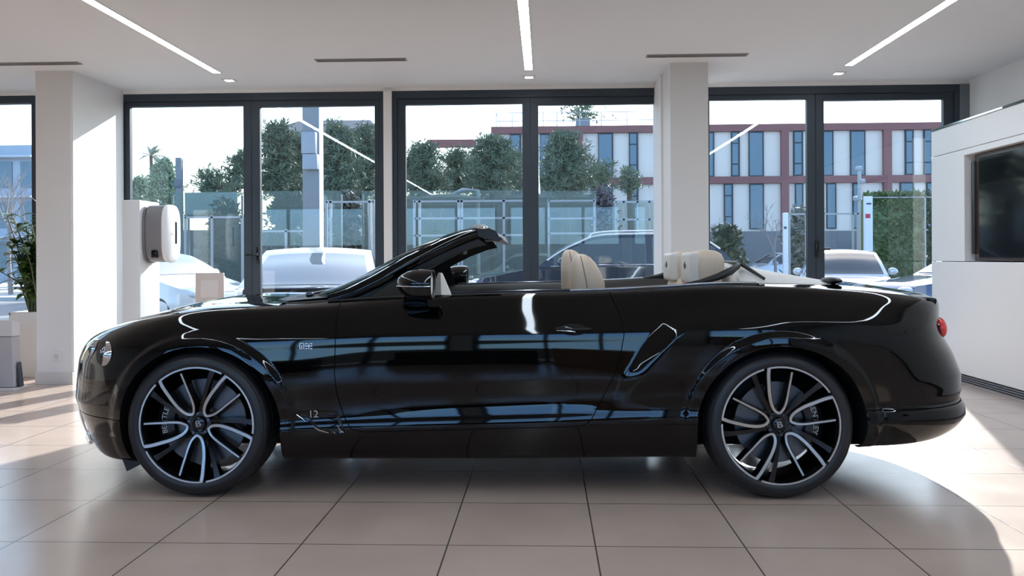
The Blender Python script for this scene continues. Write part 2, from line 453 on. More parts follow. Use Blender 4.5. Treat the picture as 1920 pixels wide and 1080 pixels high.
sill_f = lambda s: np.minimum(np.minimum(0.335+0.02*(s.u()+.6)-s.z(), s.u()+1.2), 1.2-s.u())
sill = P5.cut(sill_f(P5)-0.0008); P6 = P5.cut(-sill_f(P5)-0.0008)
fender = P6.cut(-0.1-P6.u()); quarter = P6.cut(P6.u()+0.1)

shell_obj('bonnet', [(bonnet, 0), (bonnet, 1)], paint)
fb_o = shell_obj('front_bumper', [(front_bumper, 0), (front_bumper, 1)], paint)
rb_o = shell_obj('rear_bumper', [(rear_bumper, 0), (rear_bumper, 1)], paint)
boot_o = shell_obj('boot_lid', [(boot, 0), (boot, 1)], paint)
doors, fenders, quarters = [], [], []
for mir in (0, 1):
    doors.append(shell_obj('door', [(door_s, mir)], paint)); shell_obj('sill', [(sill, mir)], paint)
    fenders.append(shell_obj('front_fender', [(fender, mir)], paint)); quarters.append(shell_obj('rear_quarter', [(quarter, mir)], paint))
# dark structure just behind the outer skin, seen in the shut lines
inner = whole.cut(np.maximum(np.maximum(COWL-whole.u(), whole.u()-REAR), 0.0-whole.w()))
inner = inner.cut(np.minimum(arch_r(inner.u(), inner.z(), 0), arch_r(inner.u(), inner.z(), 1))-0.012)
shell_obj('body_shell', [(inner, 0), (inner, 1)], dark_plastic, offset=-0.012)
# ray casting onto the near side
bvh = BVHTree.FromPolygons([tuple(p) for p in body0.P], body0.F)
def hit(px, py):
    o, d = car_ray(px, py); h = bvh.ray_cast(o, d); return h[0], h[1]
def grid_pt(un, z):
    """point and normal of the near skin at a station and height"""
    i = int(np.argmin(np.abs(U-un))); j = int(np.argmin(np.abs(Zg[i]-z)))
    return Vector(Pg[i, j]), Vector(Nn[i, j])
def side_pt(u, z):
    h = bvh.ray_cast(Vector((u, -3, z)), Vector((0, 1, 0))); n = h[1]
    return h[0], (n if n.y < 0 else -n)
def side_frame(u, z):
    """matrix at a point of the near side: x along the car, y up the skin, z outwards"""
    p, n = side_pt(u, z); x = Vector((1,0,0)); x = (x - n*x.dot(n)).normalized(); y = n.cross(x)
    return Matrix((x, y, n)).transposed().to_4x4(), p
def surf_strip(pts, half, lift, name, material, parent, thick=0.004):
    """a moulding laid on the near skin along (u, z) points"""
    m = MB(); R = []
    P2 = []
    for i in range(len(pts)-1):
        for k in range(6): P2.append(tuple(pts[i][j]+(pts[i+1][j]-pts[i][j])*k/6 for j in (0, 1)))
    P2.append(pts[-1])
    for i, (u, z) in enumerate(P2):
        a = P2[max(i-1, 0)]; b = P2[min(i+1, len(P2)-1)]; t = Vector((b[0]-a[0], 0, b[1]-a[1])).normalized()
        p, n = side_pt(u, z); s_ = n.cross(t).normalized(); h = half if not callable(half) else half(i/(len(P2)-1))
        R.append([p + s_*h + n*lift*0.2, p + s_*h*0.8 + n*(lift+thick), p - s_*h*0.8 + n*(lift+thick), p - s_*h + n*lift*0.2])
    m.grid(R); return m.build(name, material, parent, smooth=40)

# ---- wheels: built at the origin, axle along y, outer face towards -y (the camera)
R_RIM = 0.2925
def make_wheel_parts(root, spin):
    """tyre, rim, spokes, hub and cap as children of root; spin turns the spoke pattern"""
    face = -0.125
    ty = MB()
    prof = [(.283,-.125),(.288,-.137),(.296,-.143),(.308,-.1435),(.322,-.141),(.334,-.135),(.344,-.126),(.351,-.116),(.3565,-.100),(.359,-.085),(.360,-.06),
            (.3605,-.03),(.3605,0),(.3605,.03),(.360,.06),(.3565,.10),(.351,.116),(.334,.135),(.308,.143),(.283,.125),(.283,-.125)]
    ty.lathe(prof, 120)
    tyre = ty.build('tyre', rubber, root, smooth=50)
    # tread grooves and a raised ring on the sidewall
    gr = MB()
    for h in (-.066, -.022, .022, .066): gr.lathe([(.3595,h-.005),(.3612,h-.004),(.3612,h+.004),(.3595,h+.005)], 96)
    gr.lathe([(.338,-.1335),(.3372,-.1352),(.3345,-.1362),(.333,-.1358)], 96)
    gr.build('tread_ring', cloth_black, tyre, smooth=40)
    br = MB()
    br.lathe([(.2935,-.124),(.2925,-.1285),(.289,-.1285),(.279,-.120),(.272,-.09),(.268,-.02),(.264,.06),(.27,.12),(.281,.13),(.283,.125),(.275,.06),(.279,-.02),(.283,-.09),(.285,-.12),(.2935,-.124)], 96)
    br.build('rim_barrel', gloss_black, root, smooth=40)
    # machined rings: five arcs, each joined to a spoke and broken just before the next
    def pol(r, a, y): return Vector((r*math.cos(a), y, r*math.sin(a)))
    def yface(r):      # dish of the face: spokes sink towards the hub
        return -0.1325 + 0.030*(1-min(1, r/R_RIM))**1.3
    arm_keys = [(.985,0),(.86,2.2),(.70,4.5),(.55,7.5),(.415,10),(.31,10.5),(.235,6),(.200,-4.5),(.197,-12),(.225,-20),(.32,-26.5),(.46,-26),(.60,-24.5),(.75,-23.7),(.905,-23)]
    wid_keys = [.0150,.0150,.0148,.0145,.014,.0132,.0125,.0115,.0108,.0102,.0098,.0092,.0086,.008,.0074]
    def smooth_path(keys, wid, n):
        t = np.arange(len(keys)); tt = np.linspace(0, len(keys)-1, n)
        xs = [k[0]*math.cos(math.radians(k[1])) for k in keys]; zs = [k[0]*math.sin(math.radians(k[1])) for k in keys]
        x = np.array(xs); z = np.array(zs)
        def cr(y):
            out = []
            for q in tt:
                i = min(int(q), len(y)-2); f = q-i
                p0, p1, p2, p3 = y[max(i-1,0)], y[i], y[i+1], y[min(i+2,len(y)-1)]
                out.append(0.5*((2*p1)+(p2-p0)*f+(2*p0-5*p1+4*p2-p3)*f*f+(3*p1-p0-3*p2+p3)*f**3))
            return out
        return list(zip(cr(x), cr(z), np.interp(tt, t, wid)))
    path = smooth_path(arm_keys, wid_keys, 60)
    ring = [(R_RIM*.977, math.radians(a)) for a in np.linspace(0, -66.5, 40)]
    def ribbon(pts, top, depth, mats_name, material, parent, grow=0.0):
        """a bar following (x, z, width) points; flat machined top"""
        m = MB(); Rr = []
        for i, (x, z, w) in enumerate(pts):
            a = pts[max(i-1,0)]; b = pts[min(i+1,len(pts)-1)]
            t = Vector((b[0]-a[0], 0, b[1]-a[1])).normalized(); s_ = Vector((t.z, 0, -t.x)); w = w/2+grow
            r = math.hypot(x, z); y = yface(r)
            c = Vector((x, 0, z))
            Rr.append([c+s_*w+Vector((0,y+top,0)), c-s_*w+Vector((0,y+top,0)), c-s_*(w+depth*.12)+Vector((0,y+depth,0)), c+s_*(w+depth*.12)+Vector((0,y+depth,0)), c+s_*w+Vector((0,y+top,0))])
        m.grid(Rr)
        n = len(Rr); m.add([Rr[0][k] for k in range(4)], [(0,1,2,3)]); m.add([Rr[-1][k] for k in range(4)], [(3,2,1,0)])
        return m.build(mats_name, material, parent, smooth=35)
    for k in range(5):
        a0 = spin - k*2*PI/5; ca, sa = math.cos(a0), math.sin(a0)
        rot = lambda x, z: (x*ca - z*sa, x*sa + z*ca)
        pts = [(*rot(x*R_RIM, z*R_RIM), w) for x, z, w in path]
        sp = ribbon(pts, 0.002, 0.052, 'spoke', gloss_black, root, 0.0035)
        tip = ribbon(pts, -0.0005, 0.004, 'machined_edge', machined, sp)
        rp = [(*rot(r*math.cos(a), r*math.sin(a)), 0.0135) for r, a in ring]
        ribbon(rp, -0.0035, 0.006, 'machined_edge', machined, sp)
        # broad black web between this spoke pair and the next, from the hub outwards
        wb = MB(); W = []
        for r, aw in ((.10,20),(.20,14),(.32,9.5),(.48,6.5),(.66,5.0),(.84,4.6),(.97,5.2)):
            row = []
            for sg in (-1, 1):
                am = math.radians(29) if r < .3 else math.radians(22 - 9*(r-.3))
                a = am + sg*math.radians(aw)*0.62
                x, z = rot(r*R_RIM*math.cos(a), r*R_RIM*math.sin(a)); row.append((x, z))
            y0 = yface(r*R_RIM) + .016
            (x1, z1), (x2, z2) = row
            W.append([(x1,y0,z1),(x2,y0,z2),(x2,y0+.04,z2),(x1,y0+.04,z1),(x1,y0,z1)])
        wb.grid(W); wb.build('spoke_web', gloss_black, root, smooth=35)
    hb = MB(); hb.lathe([(.0,-.094),(.034,-.096),(.05,-.100),(.060,-.098),(.068,-.088),(.070,-.05),(.0,-.05)], 48)
    hb.build('hub', gloss_black, root, smooth=40)
    for k in range(5):
        a = spin + 2*PI*(k+.5)/5; n = MB()
        n.lathe([(0,-.104),(.008,-.104),(.0095,-.101),(.0095,-.09)], 6, center=(.051*math.cos(a),0,.051*math.sin(a)))
        n.build('wheel_bolt', dark_chrome, root)
    cp = MB(); cp.lathe([(0,-.1105),(.026,-.110),(.030,-.108),(.031,-.098)], 40)
    cap = cp.build('hub_cap', gloss_black, root, smooth=40)
    rg = MB(); rg.lathe([(.0285,-.1095),(.0295,-.1115),(.0315,-.1105),(.0315,-.107)], 40); rg.build('cap_ring', dark_chrome, cap, smooth=40)
    vs, fs = text_mesh('B', 0.043)
    lt = MB(); tilt = math.radians(12)
    Mx = Matrix.Translation((0,-.112,0)) @ Matrix.Rotation(-tilt, 4, 'Y') @ Matrix.Rotation(PI/2, 4, 'X') @ Matrix.Scale(1.12, 4, (1,0,0))
    for dx in (-.0012, 0, .0012): lt.add([Mx @ (v+Vector((dx,0,0))) for v in vs], fs)
    lt.build('cap_letter', letter_white, cap, recalc=False)

def make_brakes(root, cal_angle, big):
    d = MB(); R = .215 if big else .20
    d.lathe([(.085,-.035),(R,-.035),(R,-.005),(.085,-.005),(.085,-.035)], 72); disc = d.build('brake_disc', disc_steel, root, smooth=40)
    h = MB(); h.lathe([(0,-.075),(.075,-.075),(.085,-.065),(.085,-.01)], 48); h.build('disc_bell', satin_black, disc, smooth=40)
    c = MB(); A = math.radians(cal_angle); P = []
    for k in range(13):
        a = A + math.radians((k-6)*5.2); e = 1 if abs(k-6) < 6 else .85
        P.append([(r*math.cos(a), y, r*math.sin(a)) for r, y in ((.135,-.03),(.14,-.068*e),(.165,-.078*e),(.20,-.076*e),(.225,-.06*e),(.235,-.03),(.235,.02),(.135,.02),(.135,-.03))])
    c.grid(P); c.add([P[0][i] for i in range(8)], [tuple(range(8))]); c.add([P[-1][i] for i in range(8)], [tuple(range(8))[::-1]])
    cal = c.build('brake_caliper', caliper_black, root, smooth=40)
    vs, fs = text_mesh('BENTLEY', 0.036); lm = MB(); Q = []
    for p in vs:
        a = A - p.x*1.12/.19; r = .184 + p.y
        Q.append((r*math.cos(a), -.0795 + p.z*.5, r*math.sin(a)))
    lm.add(Q, fs)
    lm.build('caliper_lettering', letter_white, cal, recalc=False)
    k = MB(); k.lathe([(.0,.0),(.06,.0),(.07,.08),(.06,.14),(0,.14)], 24); k.build('hub_carrier', dark_plastic, root, smooth=40)

YO = 0.812           # wheel centre to the middle of the car
for nm, ux, spin, cal, big in (('front', UF, math.radians(130), 172, True), ('rear', UR, math.radians(101), 8, False)):
    for s_ in (-1, 1):
        w = empty('wheel', (ux, s_*YO, WZ)); w.parent = car
        if s_ > 0: w.rotation_euler = (0, 0, PI)
        make_wheel_parts(w, spin)
        make_brakes(w, cal if s_ < 0 else 180-cal, big)
        # liner of the wheel housing
        ln = MB(); P = []
        uc, Ra = ARCH[0 if ux < 0 else 1]
        for k in range(49):
            a = math.radians(-34 + k*248/48); r = Ra+.004; u_ = uc + r*math.cos(a); z_ = max(.20 if ux < 0 else .265, WZ + r*math.sin(a)/1.045)
            inner_ = (math.cos(a) > 0) == (ux < 0)
            if inner_ and z_ < WZ: u_ = uc + math.copysign(r, math.cos(a))
            yo = abs(side_pt(u_, z_)[0].y) - .004
            P.append([(u_, s_*o_, z_) for o_ in (.45, .70, .86, yo)])
        ln.grid(P); ln.build('wheel_liner', dark_plastic, car, smooth=60)

# ---- underside and tub
ub = MB()
ub.box((-2.05,-.62,.20),(1.95,.62,.36)); ub.box((-.96,-.83,.19),(.98,.83,.40)); ub.box((-1.98,-.60,.20),(-1.87,.60,.5)); ub.box((1.88,-.74,.34),(2.22,.74,.6))
ub.box((-1.95,-.55,.36),(-1.0,.55,.78)); ub.box((1.05,-.55,.36),(2.2,.55,.82))
ub.build('underbody', dark_plastic, car)
for s_ in (-1, 1):       # little air deflector ahead of the front wheel
    mf = MB(); q = [car_at(226,853,-.86), car_at(238,884,-.86), car_at(262,870,-.86)]; q.append(q[0] + (q[2]-q[1]))
    q = [Vector((p.x, p.y*(-s_), p.z)) for p in q]
    mf.add(q + [x+Vector((0,-s_*.22,0)) for x in q], [(0,1,2,3),(7,6,5,4),(0,4,5,1),(1,5,6,2),(2,6,7,3),(3,7,4,0)])
    mf.build('air_deflector', satin_black, car)

def zt_at(u): return float(np.interp(u, U, Zg[:, JT]))
def ot_at(u): return float(np.interp(u, U, Og[:, JT]))
uu = np.linspace(COWL+.02, REAR-.02, 60)
for s_ in (-1, 1):
    d = doors[0 if s_ < 0 else 1]
    rail = MB(); P = []
    for u in uu:
        z, o = zt_at(u), ot_at(u)
        P.append([(u, s_*(o+.006), z-.004), (u, s_*(o-.01), z+.007), (u, s_*(o-.03), z+.008), (u, s_*(o-.055), z-.006), (u, s_*(o-.085), z-.05), (u, s_*(o-.10), z-.35), (u, s_*(o-.10), .42)])
    rail.grid(P); rail.build('cabin_side_trim', leather_dark, car, smooth=40)
    # bright waist moulding from the mirror to the rear deck
    wm = MB(); R = []
    for u in np.linspace(.42, 1.36, 40):
        z, o = zt_at(u), ot_at(u); R.append((u, s_*(o-.012), z+.010))
    wm.tube(R, .006, 8); wm.build('waist_moulding', chrome, car, smooth=60)
    wm = MB(); R = [(u, s_*(ot_at(u)-.015), zt_at(u)+.012) for u in np.linspace(-.30, .43, 24)]
    wm.tube(R, .005, 8); wm.build('window_seal', dark_chrome, car, smooth=60)
tb = MB(); tb.box((-1.0,-.70,.36),(1.3,.70,.40)); tb.build('cabin_floor', cloth_black, car)

# ---- dashboard and steering wheel
db = MB(); P = []
for y in np.linspace(-.70, .70, 15):
    k = 1-(y/.72)**2; dz = .015*k
    P.append([(-1.04-.06*k, y, .955+dz), (-.80, y, .985+dz), (-.66, y, .965+dz), (-.58, y, .92+dz), (-.56, y, .80), (-.62, y, .70), (-.70, y, .45)])
db.grid(P); dash = db.build('dashboard', leather_dark, car, smooth=50)
cs_ = MB(); cs_.rbox((-.62,-.14,.40),(.30,.14,.62), .03); cs_.build('centre_console', leather_dark, car, smooth=40)
sw = MB(); SM = Matrix.Translation((-.36,-.37,.86)) @ Matrix.Rotation(math.radians(-66), 4, 'Y')
ring_ = [SM @ Vector((.185*math.cos(a), .185*math.sin(a), 0)) for a in np.linspace(0, 2*PI, 41)[:-1]]
sw.tube(ring_, .016, 10, closed=True)
swo = sw.build('steering_wheel', leather_dark, car, smooth=60)
sp = MB(); sp.ellipsoid((0,0,.0), (.065,.07,.03), SM)
for a in (0, PI/2, PI, -PI/2)[1:]: sp.tube([SM @ Vector((.05*math.cos(a), .05*math.sin(a), 0)), SM @ Vector((.18*math.cos(a), .18*math.sin(a), 0))], .013, 8)
sp.tube([SM @ Vector((0,0,-.02)), SM @ Vector((0,0,-.25))], .03, 10)
sp.build('steering_hub', satin_black, swo, smooth=40)

# ---- seats
def blade(m, rows):
    """a padded shape from horizontal rounded rows: (z, x centre, half depth, half width)"""
    P = []
    for z, xc, hd_, hw in rows:
        row = []
        for k in range(28):
            a = 2*PI*k/28; c, s = math.cos(a), math.sin(a)
            row.append((xc + hd_*math.copysign(abs(c)**.62, c), hw*math.copysign(abs(s)**.55, s), z))
        P.append(row)
    Q = [[r[k] for r in P] for k in range(28)]
    m.grid(Q, closeu=True); m.add(P[0], [tuple(range(28))]); m.add(P[-1], [tuple(range(28))[::-1]])
def make_front_seat(y):
    s = empty('front_seat', (0, y, 0)); s.parent = car
    c = MB(); c.rbox((-.12,-.26,.42),(.46,.26,.60), .06, seg=4); cu = c.build('cushion', leather, s, smooth=60)
    b = MB(); blade(b, [(.52,.40,.08,.24),(.60,.41,.095,.262),(.75,.435,.095,.265),(.88,.47,.085,.25),(.945,.495,.075,.20),(.985,.512,.066,.150),(1.0,.515,.05,.13)])
    bk = b.build('backrest', leather, s, smooth=60)
    h = MB(); hz0 = .032 if y > 0 else 0.0; blade(h, [(z+hz0*(1 if z > 1 else .3), x+.012-(.034 if y > 0 else 0), d_, w_) for z, x, d_, w_ in [(.965,.512,.080,.13),(.99,.522,.093,.150),(1.04,.520,.092,.158),(1.10,.508,.080,.158),(1.15,.497,.064,.150),(1.178,.489,.046,.128),(1.192,.483,.030,.095),(1.198,.480,.014,.05)]])
    hr = h.build('headrest', leather, s, smooth=60)
    for sg in (-1, 1):
        t = MB()
        t.tube([(x-(.034 if y > 0 else 0)+.012, sg*w_, z+hz0) for x, w_, z in ((.512,.152,.985),(.507,.1615,1.04),(.495,.1605,1.10),(.485,.152,1.15),(.478,.120,1.185))], .003, 6)
        t.build('seam', stitch, hr, smooth=60)
    return s
for y in (-.37, .37): make_front_seat(y)
def make_rear_seat(y):
    s = empty('rear_seat', (0, y, 0)); s.parent = car
    c = MB(); c.rbox((.66,-.25,.44),(1.14,.25,.64), .06, seg=4); c.build('cushion', leather, s, smooth=60)
    b = MB(); blade(b, [(.56,1.10,.07,.24),(.70,1.13,.085,.255),(.90,1.16,.085,.25),(1.02,1.18,.08,.22),(1.06,1.19,.07,.17)])
    b.build('backrest', leather, s, smooth=60)
    h = MB(); blade(h, [(1.02,1.175,.075,.14),(1.06,1.18,.088,.165),(1.12,1.182,.094,.170),(1.165,1.183,.092,.165),(1.195,1.184,.078,.150),(1.212,1.182,.05,.115),(1.217,1.18,.02,.06)])
    hr = h.build('headrest', leather, s, smooth=60)
    f = MB(); f.rbox((1.075,-.155,1.03),(1.135,.155,1.205), .022, seg=3); fp = f.build('headrest_face', leather_pale, hr, smooth=60)
    e = MB()       # small winged emblem stitched on the face
    for sg in (-1, 1):
        for k, (w_, z_) in enumerate(((.040,.0),(.034,-.007),(.026,-.014))):
            e.box((1.0725,sg*.006,1.135+z_-.0025),(1.0755,sg*w_,1.135+z_+.0025))
    e.rbox((1.072,-.007,1.112),(1.0755,.007,1.152), .002)
    e.build('stitched_emblem', satin_black, fp)
    return s
for y in (-.34, .34): make_rear_seat(y)

# ---- pale folded-roof cover behind the rear seats
tc = MB(); P = []
for y in np.linspace(-.70, .70, 41):
    k = max(0.0, 1-abs(y/.72)**3.2)
    P.append([(1.285, y, 1.0)] + [(x, y, (zt_at(x)-.004)*(1-min(1,k*2)) + 1.05*min(1,k*2) + h_*k) for x, h_ in ((1.30,.075),(1.325,.096),(1.36,.098),(1.45,.074),(1.58,.046),(1.70,.022),(1.77,.006))] + [(1.80, y, 1.02)])
tc.grid(P); tcv = tc.build('roof_cover', noisy('roof_cover_fabric', (.80,.77,.73), (.84,.81,.77), 60, .5, bump=.05), car, smooth=60)
rr = MB()
for s_ in (-1, 1):
    pts = [(.98,s_*.775,1.035),(1.08,s_*.762,1.052),(1.17,s_*.735,1.075),(1.25,s_*.69,1.105),(1.30,s_*.62,1.128),(1.33,s_*.52,1.14)]
    rr.tube(pts, [.008,.012,.018,.020,.016,.012], 10)
    rr.tube([(1.33,s_*.52,1.142),(1.335,s_*.54,1.142),(1.42,s_*.69,1.065)], [.014,.012,.008], 8)
rr.tube([(1.33,-.52,1.145),(1.345,0,1.148),(1.33,.52,1.145)], .012, 8)
rr.build('cover_rim', satin_black, car, smooth=60)
for s_ in (-1, 1):
    rl = MB(); rl.ellipsoid((1.79, s_*.60, 1.052), (.05,.10,.018), u=16, v=10); rl.build('cover_end', satin_black, car, smooth=60)

# ---- windscreen: two pillars, header, glass
edge = [(-.842+.02,.985,-.755),(-.76,1.012,-.745),(-.592,1.098,-.720),(-.425,1.188,-.690),(-.243,1.272,-.655),(-.135,1.312,-.630),(-.06,1.328,-.605)]
def pillar_pts(s_):
    out = []
    for px, py, y in ((612,553,-.765),(650,541,-.755),(700,516,-.735),(760,481,-.705),(826,449.5,-.665),(866,435,-.64),(893,429,-.615)):
        p = car_at(px, py, y); out.append(Vector((p.x, y*(-s_) if s_ > 0 else y, p.z)))
    return out
glass_top, glass_bot = None, None
for s_ in (-1, 1):
    pts = pillar_pts(s_); m = MB(); R = []
    for i, p in enumerate(pts):
        a = pts[max(i-1,0)]; b = pts[min(i+1,len(pts)-1)]; t = (b-a).normalized(); k = i/(len(pts)-1)
        nrm = Vector((t.z, 0, -t.x)).normalized(); nrm = nrm if nrm.z < 0 else -nrm      # into the cabin
        out = Vector((0, s_, 0)); th = .050 + .022*math.sin(k*PI) ; lat = .048
        ring_ = []
        for da, db in ((0.0,-.35),(.06,.30),(.30,.5),(.75,.5),(1,.25),(1.0,-.35),(.75,-.5),(.3,-.5)):
            ring_.append(p + nrm*th*da + out*lat*(db-.5))
        ring_.append(ring_[0]); R.append(ring_)
    m.grid(R); m.add([R[-1][i] for i in range(8)], [tuple(range(8))]); m.add([R[0][i] for i in range(8)], [tuple(range(8))])
    pl = m.build('windscreen_pillar', paint, car, smooth=45)
    g = MB(); g.tube([q + Vector((-.004, -s_*.018, .004)) for q in pts], .004, 6); g.build('pillar_trim', dark_chrome, pl, smooth=60)
    # inner lining of the pillar
    il = MB(); R = []
    for p in pts[1:]:
        R.append([p + Vector((.015, -s_*.03, -.055)), p + Vector((.055, -s_*.05, -.085)), p + Vector((.03, -s_*.085, -.045)), p + Vector((.0, -s_*.06, -.01)), p + Vector((.015, -s_*.03, -.055))])
    il.grid(R); il.build('pillar_lining', satin_black, pl, smooth=60)
top = pillar_pts(-1)[-1]; bot = pillar_pts(-1)[0]
ys = np.linspace(-1, 1, 25)
P = []
for t in np.linspace(0, 1, 14):
    row = []
    pp = pillar_pts(-1); f = t*(len(pp)-1); i = min(int(f), len(pp)-2); e = pp[i].lerp(pp[i+1], f-i)
    for k in ys:
        bow = (1-k*k)
        row.append((e.x - bow*(.20*(1-t)+.05*t), k*(abs(e.y)-.03), e.z + bow*(.0*(1-t)+.035*t) - .006))
    P.append(row)
wg = MB(); wg.grid(P)
wgo = wg.build('windscreen', car_glass, car, smooth=180)
hd_ = MB(); R = []
for k in np.linspace(-1, 1, 31):
    bow = 1-k*k; c = Vector((top.x - bow*.05, k*(abs(top.y)-.005), top.z + bow*.035)); e = 1 - .35*abs(k)**6
    R.append([c+Vector((-.015,0,.0)), c+Vector((.02,0,.012*e)), c+Vector((.065,0,.006*e)), c+Vector((.105,0,-.020*e)), c+Vector((.128,0,-.056)), c+Vector((.120,0,-.070)), c+Vector((.05,0,-.052)), c+Vector((-.02,0,-.03)), c+Vector((-.015,0,.0))])
hd_.grid(R); hd_.add([R[0][i] for i in range(8)], [tuple(range(8))]); hd_.add([R[-1][i] for i in range(8)], [tuple(range(8))])
hdo = hd_.build('windscreen_header', satin_black, car, smooth=45)
for s_ in (-1, 1):
    lt = MB(); c = Vector((top.x, s_*(abs(top.y)-.012), top.z))
    lt.rbox(c+Vector((.008,-.028,-.004)), c+Vector((.062,.028,.012)), .008, seg=2)
    lt.build('roof_latch', chrome, hdo, smooth=40)
    vs_ = MB(); vs_.rbox((top.x-.05, s_*.36-.17, top.z-.045), (top.x+.10, s_*.36+.17, top.z-.022), .01, M=Matrix.Translation((0,0,0)))
    vs_.build('sun_visor', leather_dark, hdo, smooth=40)
im = MB(); im.rbox((-.20,-.12,1.20),(-.175,.12,1.265), .012); im.tube([(-.19,0,1.26),(-.17,0,1.325)], .01, 8); im.build('inner_mirror', satin_black, wgo, smooth=40)

# ---- scuttle and wipers
sc = MB(); P = []
for y in np.linspace(-.74, .74, 21):
    k = 1-(y/.76)**2
    P.append([(COWL-.055*k-.02, y, .968+.003*k), (COWL+.03-.10*k, y, .962), (-.80-.19*k, y, .980)])
sc.grid(P); sc.build('scuttle', satin_black, car, smooth=60)
for y0 in (-.50, .12):
    wp = MB(); wp.tube([(-.99, y0, .985),(-.93, y0+.22, 1.0),(-.86, y0+.50, 1.012)], [.009,.006,.004], 8)
    wp.rbox((-1.0,y0-.02,.972),(-.965,y0+.025,.996), .006); wp.build('wiper', dark_chrome, car, smooth=50)

# ---- door mirrors
for s_ in (-1, 1):
    d = doors[0 if s_ < 0 else 1]
    MM = Matrix.Translation((-.325, s_*1.005, 1.055))
    def ring_at(x, k, n=28):
        hz = .070*k; hy = .108*k
        return [Vector((x, hy*math.copysign(abs(math.cos(a))**.8, math.cos(a)), (hz*1.02 if math.sin(a) > 0 else hz*1.10)*math.copysign(abs(math.sin(a))**.85, math.sin(a)))) for a in np.linspace(0, 2*PI, n+1)[:-1]]
    prof = [(-.098,.06),(-.094,.26),(-.084,.47),(-.066,.68),(-.040,.86),(-.008,.97),(.028,1.0),(.060,.985),(.078,.95)]
    R = [ring_at(x, k) for x, k in prof]; R = [[MM @ q for q in r] for r in R]; n = 28
    m = MB(); m.grid([[r[j] for r in R] for j in range(n)], closeu=True); m.add(R[0], [tuple(range(n))])
    mo = m.build('door_mirror', gloss_black, d, smooth=60)
    fr = MB(); r0 = [MM @ q for q in ring_at(.079,.95)]; r1 = [MM @ q for q in ring_at(.079,.86)]; r2 = [MM @ q for q in ring_at(.070,.84)]
    fr.grid([[r0[j], r1[j], r2[j]] for j in range(n)], closeu=True); fr.build('mirror_rim', satin_black, mo)
    gl_ = MB(); gl_.add([MM @ q for q in ring_at(.072,.85)], [tuple(range(n))]); gl_.build('mirror_glass', mirror_glass, mo)
    st = MB(); band = [MM @ (q + Vector((0,0,-.010))) for q in [Vector((x, s_*(.108*k+.001), 0)) for x, k in prof[1:]]]
    st.tube(band, .0022, 6); st.build('mirror_strip', chrome, mo, smooth=60)
    ft = MB(); R = []
    for k, (x, y, z, a, b) in enumerate(((-.335,.985,1.015,.050,.03),(-.345,.93,.985,.055,.022),(-.35,.89,.955,.060,.020),(-.35,.862,.935,.066,.018))):
        R.append([(x+a*math.cos(t), s_*(y+b*math.sin(t)), z+.012*math.sin(t)) for t in np.linspace(0, 2*PI, 17)[:-1]])
    ft.grid([[r[j] for r in R] for j in range(16)], closeu=True); ft.build('mirror_foot', gloss_black, mo, smooth=60)
    # beige triangle of trim at the front corner of the window opening
    a = car_at(811,553,-.80); b = car_at(822,511,-.75); c_ = car_at(847,554,-.80); e = car_at(806,553,-.80); f_ = car_at(829,512,-.75)
    if s_ < 0:
        tr = MB(); q = [Vector((p.x, p.y*(1 if s_ < 0 else -1), p.z)) for p in (e, b, f_, c_)]
    if s_ < 0:
        tr.add(q + [p + Vector((0, -s_*.02, 0)) for p in q], [(0,1,2,3),(7,6,5,4),(0,4,5,1),(1,5,6,2),(2,6,7,3),(3,7,4,0)])
    if s_ < 0:
        tr.build('mirror_corner_trim', leather_pale, d, bevel=.004)
    qg = MB(); q = [Vector((p.x, p.y*(1 if s_ < 0 else -1), p.z)) for p in (car_at(680,566,-.775), car_at(752,519,-.735), car_at(790,504,-.725), car_at(800,556,-.775))]
    qg.add(q + [p + Vector((0, -s_*.012, 0)) for p in q], [(0,1,2,3),(7,6,5,4),(0,4,5,1),(1,5,6,2),(2,6,7,3),(3,7,4,0)]); qg.build('quarter_window', mat('quarter_glass', (.02,.021,.02), .06), d)
    if s_ < 0:
        ti = MB(); q = [Vector((p.x, p.y*(1 if s_ < 0 else -1) + s_*.003, p.z)) for p in (e, b, b.lerp(f_, .6), e.lerp(c_, .52))]
    if s_ < 0:
        ti.add(q + [p + Vector((0, -s_*.001, 0)) for p in q], [(0,1,2,3),(7,6,5,4),(0,4,5,1),(1,5,6,2),(2,6,7,3),(3,7,4,0)])
    if s_ < 0:
        ti.build('corner_speaker', mat('speaker_grey', (.16,.16,.15), .5), d)
    # handle: a scoop with a bright bar over it
    def sp_(u, z, lift=0.0):
        p, n = side_pt(u, z); p = p + n*lift
        return Vector((p.x, p.y*(1 if s_ < 0 else -1), p.z))
    hs = MB(); F, p0 = side_frame(.432, .826); 
    if s_ > 0: F = Matrix.Scale(-1, 4, (0,1,0)) @ F; p0 = p0*Vector((1,-1,1))
    hs.ellipsoid((0,0,-.004), (.075,.030,.010), Matrix.Translation(p0) @ F, 24, 12)
    hso = hs.build('handle_recess', dark_plastic, d, smooth=60)
    hb = MB(); hb.tube([sp_(.345,.828,.004), sp_(.37,.826,.018), sp_(.43,.823,.024), sp_(.49,.824,.018), sp_(.515,.827,.004)], [.007,.010,.011,.010,.007], 10)
    hbo = hb.build('door_handle', gloss_black, d, smooth=60)
    hl = MB(); hl.tube([sp_(.35,.819,.012), sp_(.38,.816,.026), sp_(.425,.813,.033), sp_(.44,.811,.033)], .0022, 6); hl.build('handle_strip', chrome, hbo, smooth=60)
    # vent behind the front wheel
    fn = fenders[0 if s_ < 0 else 1]
    out = [(-.935,.418),(-.885,.428),(-.80,.428),(-.735,.424),(-.722,.40),(-.708,.365),(-.695,.325),(-.735,.316),(-.80,.328),(-.86,.362),(-.90,.395)]
